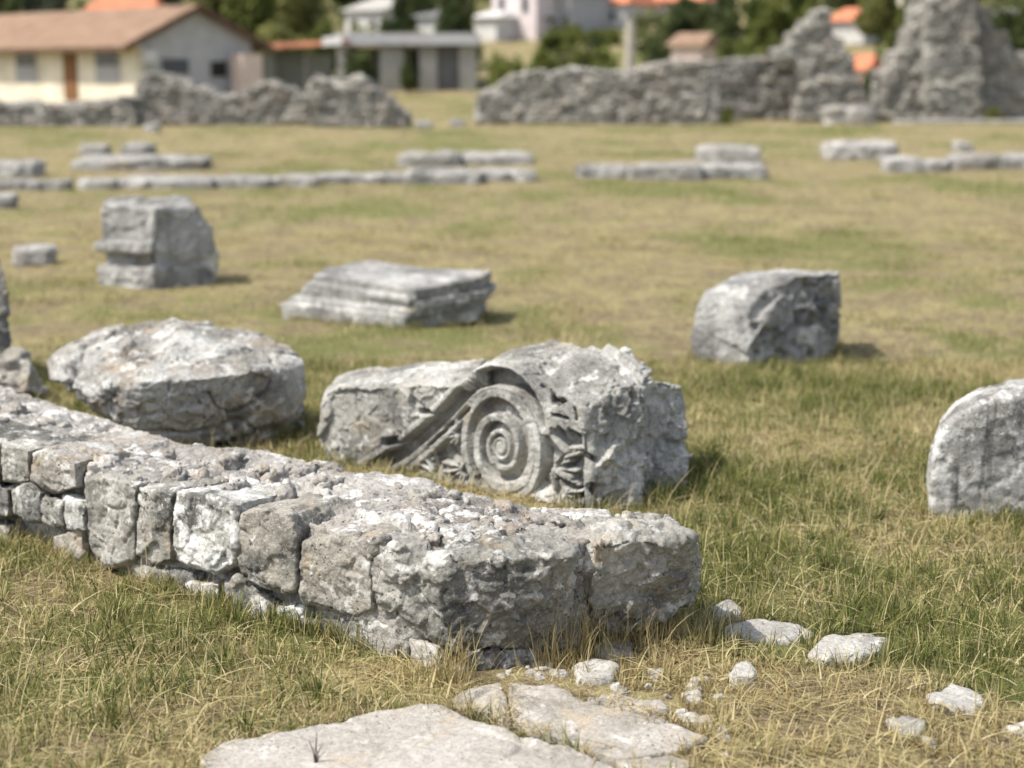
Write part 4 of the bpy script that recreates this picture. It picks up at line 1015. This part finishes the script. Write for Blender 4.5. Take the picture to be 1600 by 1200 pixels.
T_LIST = [
 ('bush', 440, 22, 100, 120, 'bush', 'olive', 'olive bush right above the left half of the rusty shed roof', 'bush'),
 ('bush', 512, 14, 104, 70, 'bush', 'mid', 'green bush between the shed roof and the white house', 'bush'),
 ('bush', 620, 20, 112, 70, 'bush', 'dark', 'dark bush right of the white house above the concrete roof', 'bush'),
 ('bush', 726, 44, 112, 60, 'bush', 'dark', 'dark bush at the foot of the white annex', 'bush'),
 ('bush', 884, 34, 118, 90, 'bush', 'mid', 'green bush under the shaded grey house wall', 'bush'),
 ('bush', 940, 40, 122, 80, 'bush', 'mid', 'green bush straight below the orange-roofed white house', 'bush'),
 ('bush', 1060, 26, 118, 90, 'bush', 'dark', 'dark bush above the small pinkish house', 'bush'),
 ('tree', 1420, -30, 112, 80, 'round', 'mid', 'green tree hugging the left shoulder of the tallest ruin', 'tree'),
 ('tree', 1312, -60, 132, 100, 'round', 'dark', 'dark tree above the small white house with orange roof', 'tree'),
 ('bush', 566, 72, 94, 84, 'bush', 'dark', 'dark round bush filling the left bay of the concrete building', 'bush'),
 ('bush', 640, 80, 95.5, 30, 'tall', 'dark', 'narrow dark bush growing in the middle bay of the concrete building', 'bush'),
 ('bush', 790, 74, 84, 80, 'bush', 'mid', 'mid green bush at the left start of the hedge above the long ruin', 'bush'),
 ('bush', 850, 66, 86, 100, 'bush', 'mid', 'olive green hedge bush with a pale stone wall showing beside it', 'bush'),
 ('bush', 925, 56, 88, 110, 'bush', 'mid', 'dark green bush just left of the weathered post', 'bush'),
 ('bush', 1022, 58, 93, 70, 'bush', 'dark', 'dark bush just right of the weathered post', 'bush'),
 ('tree', 712, -40, 108, 90, 'round', 'dark', 'dark leafy tree between the tiny white outbuilding and the pink house', 'tree'),
 ('tree', 652, -50, 120, 84, 'round', 'dark', 'dark tree right behind the white house', 'tree'),
 ('tree', 470, -60, 112, 120, 'round', 'olive', 'bright olive tree above the rusty shed roof', 'tree'),
 ('tree', 398, -50, 108, 110, 'round', 'mid', 'olive green tree right of the gable peak', 'tree'),
 ('tree', 335, -40, 116, 90, 'round', 'olive', 'pale green tree behind the gable peak', 'tree'),
 ('tree', 90, -40, 112, 110, 'round', 'grey', 'greyish tree behind the brown roof, left of the orange one', 'tree'),
 ('tree', 10, -30, 110, 110, 'round', 'dark', 'dark tree over the brown roof in the top left corner', 'tree'),
 ('tree', 275, -50, 118, 80, 'round', 'grey', 'greyish tree right of the orange roof', 'tree'),
 ('tree', 1128, -30, 104, 70, 'tall', 'dark', 'dark slender tree behind the shaded linking wall', 'tree'),
 ('tree', 1190, -10, 106, 110, 'round', 'mid', 'green tree left of the stepped pier', 'tree'),
 ('bush', 1150, 40, 92, 110, 'bush', 'mid', 'green bush above the shaded linking wall', 'bush'),
 ('bush', 1220, 36, 96, 90, 'bush', 'mid', 'bush touching the left steps of the pier', 'bush'),
 ('tree', 1246, -40, 114, 70, 'round', 'mid', 'tree rising behind the top of the stepped pier', 'tree'),
 ('bush', 1394, 30, 100, 66, 'bush', 'mid', 'green bush filling the gap between stepped pier and tallest ruin', 'bush'),
 ('tree', 1360, -30, 116, 90, 'round', 'olive', 'pale olive tree above the gap left of the tallest ruin', 'tree'),
 ('bush', 1352, 100, 80, 34, 'bush', 'dark', 'small dark bush low in the gap by the tallest ruin', 'bush'),
 ('tree', 1590, -40, 100, 130, 'round', 'dark', 'dark tree in the top right corner behind the tallest ruin', 'tree'),
 ('tree', 1660, -10, 96, 110, 'round', 'dark', 'dark tree cut by the right edge beyond the tallest ruin', 'tree'),
 ('tree', 1070, -10, 118, 100, 'round', 'dark', 'dark tree between the two top-middle houses and the small pinkish house', 'tree'),
 ('tree', 866, 52, 112, 70, 'round', 'mid', 'green tree below the shaded grey house', 'tree'),
 ('bush', 930, 50, 104, 60, 'bush', 'dark', 'dark bush under the orange-roofed house near the post top', 'bush'),
 ('tree', 560, -60, 140, 100, 'round', 'dark', 'dark tree above the white house roof', 'tree'),
 ('bush', 1542, 164, 53.4, 30, 'bush', 'olive', 'small green tuft growing at the foot of the tallest ruin', 'bush'),
 ('bush', 1132, 160, 51.5, 22, 'bush', 'mid', 'small green tuft in the corner of the long ruin', 'bush'),
]
for nm, px, yt, Y, w, shp, pal, lb, ct in T_LIST: tree(nm, px, yt, Y, w, shp, pal, lb, ct)
# scrub on the far slope
r = np.random.RandomState(9); n = 42000
Yv = r.uniform(143, 205, n); Xv = r.uniform(-.42, .42, n) * Yv
pz = np.stack([Xv, Yv, 0 * Xv], 1); keep = fbm(pz * .12, 3, 4) > -.05; Xv, Yv = Xv[keep], Yv[keep]; n = len(Xv)
hh = (1.2 + 3.0 * np.clip(.5 + perlin(np.stack([Xv, Yv, 0 * Xv], 1) * .22, 6), 0, 1)) * r.uniform(.1, 1, n) ** .6
m2 = 16000; Y2 = r.uniform(100, 142, m2); X2 = r.uniform(-.36, .36, m2) * Y2; k2 = fbm(np.stack([X2, Y2, 0 * X2], 1) * .16, 3, 14) > .02; X2, Y2 = X2[k2], Y2[k2]
q2 = 800 + FPX * X2 / Y2; k2 = ~(((q2 > 735) & (q2 < 850)) | ((q2 > 885) & (q2 < 985)) | ((q2 > 1285) & (q2 < 1360))); X2, Y2 = X2[k2], Y2[k2]
h2 = 1.5 * r.uniform(.05, 1, len(X2)) ** .7
Xv, Yv, hh = np.concatenate([Xv, X2]), np.concatenate([Yv, Y2]), np.concatenate([hh, h2]); n = len(Xv)
p = np.stack([Xv, Yv, hill(Yv) + hh], 1)
a = r.normal(size=(n, 3)); a /= np.linalg.norm(a, axis=1)[:, None]; b = np.cross(a, r.normal(size=(n, 3))); b /= np.linalg.norm(b, axis=1)[:, None]
s = r.uniform(.25, .5, n)[:, None]
V = np.stack([p - a * s, p - b * s * .6, p + a * s, p + b * s * .6], 1).reshape(-1, 3)
t = np.clip(.52 + .8 * fbm(p * .3, 3, 2) + r.uniform(-.2, .2, n), 0, 1)[:, None]
C = np.array((.04, .055, .025)) * (1 - t) + np.array((.19, .20, .085)) * t
sc = link('hillside_scrub', npmesh('hillside_scrub', V, np.arange(4 * n), np.full(n, 4), np.repeat(C, 4, 0)), M['leaf'])
tag(sc, 'distant green scrub covering the slope behind the houses', 'scrub', kind='stuff')

# ================================================================== GROUND SHEET
SPOTS = [(770, 1060, .16, .10, -1.2), (960, 1060, .2, .12, -.7), (1160, 760, .35, .45, .40), (1350, 1010, .30, .25, .45), (1250, 900, .4, .25, .2), (1230, 1130, .40, .26, -1.1), (1050, 1060, .35, .2, -.8), (1450, 1180, .5, .25, -.9), (1590, 1090, .16, .12, .8),
         (280, 900, .25, .12, -.6), (700, 1080, .2, .12, .0), (430, 930, .22, .14, .5), (150, 1000, .3, .25, .25), (560, 1060, .25, .15, -.35), (300, 1140, .3, .15, -.1), (1010, 1010, .2, .12, -.2), (1290, 1020, .12, .1, -.3)]
SPOTS = [(*atz(px, py)[:2], sx_, sy_, k) for px, py, sx_, sy_, k in SPOTS]
def greenness(x, y):
    p = np.stack([x, y, 0 * x], 1)
    g = .56 + .60 * fbm(p * .9, 3, 51) + .42 * fbm(p * 4.2, 3, 52)
    for cx, cy, sx_, sy_, k in SPOTS: g = g + k * np.exp(-((x - cx) / sx_) ** 2 - ((y - cy) / sy_) ** 2)
    far = sstep(7.5, 14, y)
    return np.clip(g * (1 - far) + far * (.35 + .75 * fbm(p * np.array([.3, .16, 1]), 3, 53) + .4 * fbm(p * np.array([1.2, .6, 1]), 3, 54) + .25 * fbm(p * np.array([3.1, 1.7, 1]), 2, 55)), 0, 1)
ys = np.concatenate([np.linspace(-14, 2.4, 24), np.geomspace(2.5, 9, 420), np.geomspace(9.03, 420, 260)])
xs = np.linspace(-1, 1, 321); xs = np.sign(xs) * np.abs(xs) ** 1.25
Xg = xs[None, :] * (np.abs(ys)[:, None] * 1.0 + 5.0); Yg = np.repeat(ys[:, None], len(xs), 1)
Zg = gz(Xg.ravel(), Yg.ravel())
V = np.stack([Xg.ravel(), Yg.ravel(), Zg], 1)
nx, ny = len(xs), len(ys); I = np.arange(nx * ny).reshape(ny, nx)
F = np.stack([I[:-1, :-1], I[:-1, 1:], I[1:, 1:], I[1:, :-1]], -1).reshape(-1, 4)
gm = npmesh('ground', V, F.ravel(), np.full(len(F), 4), smooth=True)
at = gm.attributes.new('green', 'FLOAT', 'POINT'); at.data.foreach_set('value', greenness(V[:, 0], V[:, 1]).astype(np.float32))
tag(link('ground', gm, M['ground']), kind='structure')

# ================================================================== GRASS
def inside_feet(x, y, grow=0.0):
    m = np.zeros(len(x), bool)
    for h in FOOT:
        if len(h) < 3: continue
        c = h.mean(0); hh = c + (h - c) * (1 + grow)
        lo, hi = hh.min(0), hh.max(0)
        k = np.where((x > lo[0]) & (x < hi[0]) & (y > lo[1]) & (y < hi[1]) & ~m)[0]
        if not len(k): continue
        ins = np.ones(len(k), bool)
        for a, b in zip(hh, np.roll(hh, -1, 0)):
            ins &= (b[0] - a[0]) * (y[k] - a[1]) - (b[1] - a[1]) * (x[k] - a[0]) > 0
        m[k[ins]] = True
    return m
GR = np.random.RandomState(21)
JOINT = [hull2d([tuple(atz(a, b)[:2]) for a, b in q]) for q in ([(684, 1096), (712, 1090), (812, 1120), (800, 1140), (745, 1128)], [(740, 1110), (815, 1108), (905, 1150), (880, 1178), (800, 1158)], [(850, 1150), (890, 1140), (1000, 1184), (1010, 1225), (940, 1205)],
    [(776, 1056), (812, 1056), (816, 1130), (784, 1130)], [(700, 1045), (860, 1038), (960, 1060), (990, 1090), (900, 1088), (780, 1070), (705, 1080)], [(950, 1075), (1060, 1085), (1070, 1125), (1000, 1135), (900, 1095)])]
def lerp(a, b, t): return np.array(a) * (1 - t[:, None]) + np.array(b) * t[:, None]
def strips(base, h, w, az, lean, curl, col, segs=3, zmin=None):
    """tapering bent blades; lean = outward reach / height, curl = droop"""
    n = len(base); ts = np.linspace(0, 1, segs + 1); dirv = np.stack([np.cos(az), np.sin(az), 0 * az], 1)
    side0 = np.stack([-np.sin(az + GR.uniform(-1.2, 1.2, n)), np.cos(az), 0 * az], 1); side0 /= np.linalg.norm(side0, axis=1)[:, None]
    rows = []
    for i, t in enumerate(ts):
        c = base + dirv * (h * lean * (.35 * t + .65 * t * t))[:, None] + np.array([0, 0, 1.0]) * (h * (t - curl * t * t))[:, None]
        if i < segs:
            ww = (w * .5 * (1 - t) ** .55)[:, None]; rows += [c - side0 * ww, c + side0 * ww]
        else: rows += [c]
    m = 2 * segs + 1
    V = np.stack(rows, 1).reshape(-1, 3); o = np.arange(n)[:, None] * m
    q = np.concatenate([o + np.array([2 * i, 2 * i + 1, 2 * i + 3, 2 * i + 2]) for i in range(segs - 1)], 1) if segs > 1 else np.zeros((n, 0), int)
    k = np.concatenate([q, o + np.array([2 * segs - 2, 2 * segs - 1, 2 * segs])], 1)
    nper = np.tile([4] * (segs - 1) + [3], n)
    return V, k.ravel(), nper, np.repeat(col, m, 0)
def field(n, y0, y1, half=.40, pad=.5):
    y = np.sqrt(GR.uniform(y0 * y0, y1 * y1, n)); x = GR.uniform(-1, 1, n) * (y * half + pad)
    return x, y
def collect(parts, name, label):
    off = 0; Vs, Fs, Ns, Cs = [], [], [], []
    for V, F, N_, C in parts: Vs.append(V); Fs.append(F + off); Ns.append(N_); Cs.append(C); off += len(V)
    me = npmesh(name, np.concatenate(Vs), np.concatenate(Fs), np.concatenate(Ns), np.concatenate(Cs))
    return tag(link(name, me, M['grass']), label, 'grass', kind='stuff')
GREEN_D, GREEN_L, OLIVE, STRAW, PALE, BROWN = (.058, .082, .024), (.18, .20, .064), (.31, .285, .105), (.43, .36, .175), (.62, .54, .32), (.24, .16, .09)
def live_dry(x, y, bias=0.0):
    g = greenness(x, y); n = len(x)
    u = GR.uniform(0, 1, n); live = u < np.clip(g * 1.05 - .02 + bias, .05, .93)
    t = GR.uniform(0, 1, n)
    cl = np.where((GR.uniform(0, 1, n) < .32)[:, None], lerp(GREEN_L, OLIVE, t), lerp(GREEN_D, GREEN_L, t))
    cd = np.where((GR.uniform(0, 1, n) < .16 + .35 * sstep(.25, .0, g))[:, None], lerp(BROWN, STRAW, t), lerp(STRAW, PALE, t ** 1.5))
    return live, np.where(live[:, None], cl, cd), g

def base_at(x, y): return np.stack([x, y, gz(x, y) - .004], 1)
FOOT_ = FOOT; FOOT = FOOT + JOINT
near = []
# upright sward, near
x, y = field(270000, 3.2, 9.2)
p = np.stack([x, y, 0 * x], 1); cl = fbm(p * 5.5, 2, 61)
g = greenness(x, y)
k = (GR.uniform(0, 1, len(x)) < np.clip(.42 + .9 * cl + .5 * g, .14, 1)) & ~inside_feet(x, y, .01)
x, y, cl = x[k], y[k], cl[k]; n = len(x)
live, col, g = live_dry(x, y)
hgt = np.where(live, GR.uniform(.03, .105, n), GR.uniform(.02, .09, n)) * (.55 + .75 * np.clip(.5 + cl, 0, 1.4)) * (.6 + .6 * g)
near.append(strips(base_at(x, y), hgt, GR.uniform(.0022, .0050, n), GR.uniform(0, 6.283, n), GR.uniform(.1, 1.1, n), GR.uniform(0, .5, n), col))
# matted thatch: dry blades lying nearly flat
x, y = field(100000, 3.2, 9.0)
k = (GR.uniform(0, 1, len(x)) < np.clip(1.05 - greenness(x, y), .15, 1)) & ~inside_feet(x, y, .0)
x, y = x[k], y[k]; n = len(x); t = GR.uniform(0, 1, n)
col = np.where((GR.uniform(0, 1, n) < .35)[:, None], lerp(BROWN, STRAW, t), lerp(STRAW, PALE, t ** 1.6))
b = base_at(x, y); b[:, 2] += GR.uniform(.002, .022, n)
near.append(strips(b, GR.uniform(.008, .024, n), GR.uniform(.0022, .0045, n), GR.uniform(0, 6.283, n), GR.uniform(2.0, 7.0, n), GR.uniform(.2, .9, n), col))
# tall seed stalks and long fallen straws
x, y = field(5600, 3.3, 8.5); k = ~inside_feet(x, y, .01); x, y = x[k], y[k]; n = len(x)
near.append(strips(base_at(x, y), GR.uniform(.07, .18, n), GR.uniform(.0024, .0042, n), GR.uniform(0, 6.283, n), GR.uniform(.1, .7, n), GR.uniform(0, .35, n), lerp(STRAW, PALE, GR.uniform(0, 1, n)), segs=5))
x, y = field(6500, 3.3, 8.0); k = ~inside_feet(x, y, .0); x, y = x[k], y[k]; n = len(x)
b = base_at(x, y); b[:, 2] += GR.uniform(.004, .03, n)
near.append(strips(b, GR.uniform(.02, .055, n), GR.uniform(.0032, .0065, n), GR.uniform(0, 6.283, n), GR.uniform(2.5, 5.5, n), GR.uniform(.5, 1.15, n), lerp(STRAW, PALE, GR.uniform(.3, 1, n)), segs=6))
# fringe against the stones
fx_, fy_ = [], []
for h in FOOT_:
    c = h.mean(0)
    if not (3.2 < c[1] < 12): continue
    for a, b_ in zip(h, np.roll(h, -1, 0)):
        L = np.linalg.norm(b_ - a); m = int(L * 520)
        if m:
            t = GR.uniform(0, 1, m)[:, None]; q = a + (b_ - a) * t; o = q - c; o /= np.linalg.norm(o, axis=1)[:, None]
            q = q + o * GR.exponential(.022, m)[:, None]; fx_.append(q[:, 0]); fy_.append(q[:, 1])
x, y = np.concatenate(fx_), np.concatenate(fy_); k = ~inside_feet(x, y, -.03) & (fbm(np.stack([x, y, 0 * x], 1) * 6, 2, 77) > -.12); x, y = x[k], y[k]; n = len(x)
live, col, g = live_dry(x, y, -.05)
near.append(strips(base_at(x, y), GR.uniform(.03, .12, n) * (.6 + .5 * g), GR.uniform(.0022, .0044, n), GR.uniform(0, 6.283, n), GR.uniform(.05, .8, n), GR.uniform(0, .4, n), col))
# tufts standing against the corner of the wall
for px, py, m, hm, gb in [(700, 1070, 110, .17, .1), (712, 1066, 60, .19, -.3), (850, 1042, 60, .21, -.8), (872, 1042, 45, .15, -.8), (900, 1034, 80, .26, -.9), (918, 1030, 60, .21, -.7), (955, 1024, 70, .15, -.5), (985, 1016, 110, .20, -.4), (1018, 1010, 80, .13, -.1), (1052, 1002, 120, .14, -.1), (1088, 996, 110, .11, 0), (1110, 1010, 160, .10, 0), (90, 612, 160, .12, .4), (70, 600, 90, .12, .4), (650, 1060, 80, .08, .2),
                          (600, 748, 60, .09, .2), (560, 742, 40, .08, .2), (1030, 790, 160, .13, .3), (1050, 780, 120, .12, .3), (440, 690, 120, .12, .3), (220, 650, 60, .10, .1), (180, 640, 100, .10, .3), (900, 1062, 50, .08, -.6), (1090, 1010, 120, .08, -.3)]:
    c = atz(px, py); x = c[0] + GR.normal(0, .035, m); y = c[1] + GR.normal(0, .03, m)
    live, col, g = live_dry(x, y, gb)
    near.append(strips(base_at(x, y), hm * GR.uniform(.25, 1.15, m), GR.uniform(.0018, .0034, m), GR.uniform(0, 6.283, m), GR.uniform(.05, .85, m), GR.uniform(0, .35, m), col, segs=4))
tx, ty = field(520, 3.3, 8.6); tg = greenness(tx, ty); kk = (GR.uniform(0, 1, len(tx)) < .25 + .8 * tg) & ~inside_feet(tx, ty, .02); tx, ty = tx[kk], ty[kk]
m = 26; x = np.repeat(tx, m); y = np.repeat(ty, m); a_ = GR.uniform(0, 6.283, len(x)); rr_ = GR.uniform(0, .022, len(x)); sz = np.repeat(GR.uniform(.6, 1.35, len(tx)), m)
x2, y2 = x + rr_ * np.cos(a_), y + rr_ * np.sin(a_); live, col, g = live_dry(x2, y2, .22)
near.append(strips(base_at(x2, y2), GR.uniform(.045, .105, len(x)) * sz, GR.uniform(.0032, .0062, len(x)), a_ + GR.normal(0, .4, len(x)), GR.uniform(.15, .95, len(x)), GR.uniform(0, .45, len(x)), col, segs=4))
x, y = field(26000, 3.3, 7.5); g = greenness(x, y); pn = perlin(np.stack([x, y, 0 * x], 1) * 3.3, 97); kk = (pn > .12) & (g > .3) & ~inside_feet(x, y, .01); x, y = x[kk], y[kk]; n = len(x)
near.append(strips(base_at(x, y) + np.stack([0 * x, 0 * x, GR.uniform(.004, .03, n)], 1), GR.uniform(.006, .010, n), GR.uniform(.006, .012, n), GR.uniform(0, 6.283, n), GR.uniform(.8, 2.0, n), GR.uniform(0, .6, n), lerp((.07, .10, .03), (.20, .23, .08), GR.uniform(0, 1, n)), segs=2))
for h in SLABF:
    c = h.mean(0)
    for a, b_ in zip(h, np.roll(h, -1, 0)):
        m = int(np.linalg.norm(b_ - a) * 260)
        if not m: continue
        t = GR.uniform(0, 1, m)[:, None]; q = a + (b_ - a) * t + GR.normal(0, .018, (m, 2)); kk = fbm(np.column_stack([q, 0 * q[:, 0]]) * 7, 2, 79) > -.1; q = q[kk]; m = len(q)
        if m: near.append(strips(np.column_stack([q, GR.uniform(.02, .04, m)]), GR.uniform(.006, .018, m), GR.uniform(.002, .0042, m), GR.uniform(0, 6.283, m), GR.uniform(2, 6, m), GR.uniform(.3, .9, m), lerp(BROWN, PALE, GR.uniform(0, 1, m)), segs=4))
collect(near, 'near_grass', 'mixed green and straw-coloured grass around the wall and paving')
far = []
for y0, y1, nn, hw, ww in ((8.8, 17, 150000, (.03, .075), (.003, .006)), (16, 34, 120000, (.03, .08), (.006, .012)), (33, 85, 90000, (.04, .10), (.015, .03))):
    x, y = field(nn, y0, y1, .38, 1.0); p = np.stack([x, y, 0 * x], 1); c1 = fbm(p * 1.6, 3, 62); g = greenness(x, y)
    k = (GR.uniform(0, 1, len(x)) < np.clip(.55 + .8 * c1, .1, 1)) & ~inside_feet(x, y, .0); x, y = x[k], y[k]; n = len(x)
    live, col, g = live_dry(x, y, .05); c1 = c1[k]
    far.append(strips(base_at(x, y), GR.uniform(*hw, n) * (.5 + .5 * g + .9 * np.clip(c1, -.3, 1)), GR.uniform(*ww, n), GR.uniform(0, 6.283, n), GR.uniform(.1, 1.3, n), GR.uniform(0, .5, n), col, segs=2))
collect(far, 'meadow_grass', 'dry olive meadow grass stretching to the ruins')

# little dead sprig on the big slab
sp = atz(493, 1192, .03)
m = MB()
for dx, dz, w_ in ((-.012, .055, .0016), (.004, .075, .0018), (.016, .05, .0014), (-.004, .03, .0014), (.022, .03, .0012)):
    m.tube([(0, 0, -.01), (dx * .4, .004, dz * .5), (dx * 1.2, .0, dz)], [w_ * 1.3, w_, w_ * .4], 5)
tag(m.build('dead_sprig', M['twig'], None, tuple(sp)), 'small dark dead sprig sticking up from the largest paving slab', 'twig')

# ================================================================== LIGHT, SKY, CAMERA
sd = Vector((-.52, -.20, .80)).normalized()
el = math.asin(sd.z); az = math.atan2(sd.x, sd.y)
W = bpy.data.worlds.new('World'); S.world = W; W.use_nodes = True
nt = W.node_tree; bg = nt.nodes['Background']
sky = nt.nodes.new('ShaderNodeTexSky'); sky.sky_type = 'NISHITA'; sky.sun_disc = False; sky.sun_elevation = el; sky.sun_rotation = az
sky.dust_density = 2.0
hs = nt.nodes.new('ShaderNodeHueSaturation'); hs.inputs['Saturation'].default_value = .55
nt.links.new(sky.outputs[0], hs.inputs['Color']); nt.links.new(hs.outputs[0], bg.inputs[0]); bg.inputs[1].default_value = .14
sl_ = bpy.data.lights.new('sun', 'SUN'); sl_.energy = 3.5; sl_.angle = math.radians(.53); sl_.color = (1, .945, .85)
so = bpy.data.objects.new('sun', sl_); COL.objects.link(so); so.rotation_euler = sd.to_track_quat('Z', 'Y').to_euler()

cam = bpy.data.cameras.new('camera'); co = bpy.data.objects.new('camera', cam); COL.objects.link(co)
co.location = tuple(CO); co.rotation_euler = (math.pi / 2 - PITCH, 0, 0)
cam.sensor_width = 36; cam.lens = FPX / 1600 * 36; cam.clip_end = 2000; cam.clip_start = .1
cam.dof.use_dof = True; cam.dof.focus_distance = 4.75; cam.dof.aperture_fstop = 2.0
S.camera = co
S.view_settings.view_transform = 'Standard'; S.view_settings.look = 'None'; S.view_settings.exposure = 0.7; S.view_settings.gamma = 1
S.render.engine = 'CYCLES'; S.cycles.max_bounces = 6
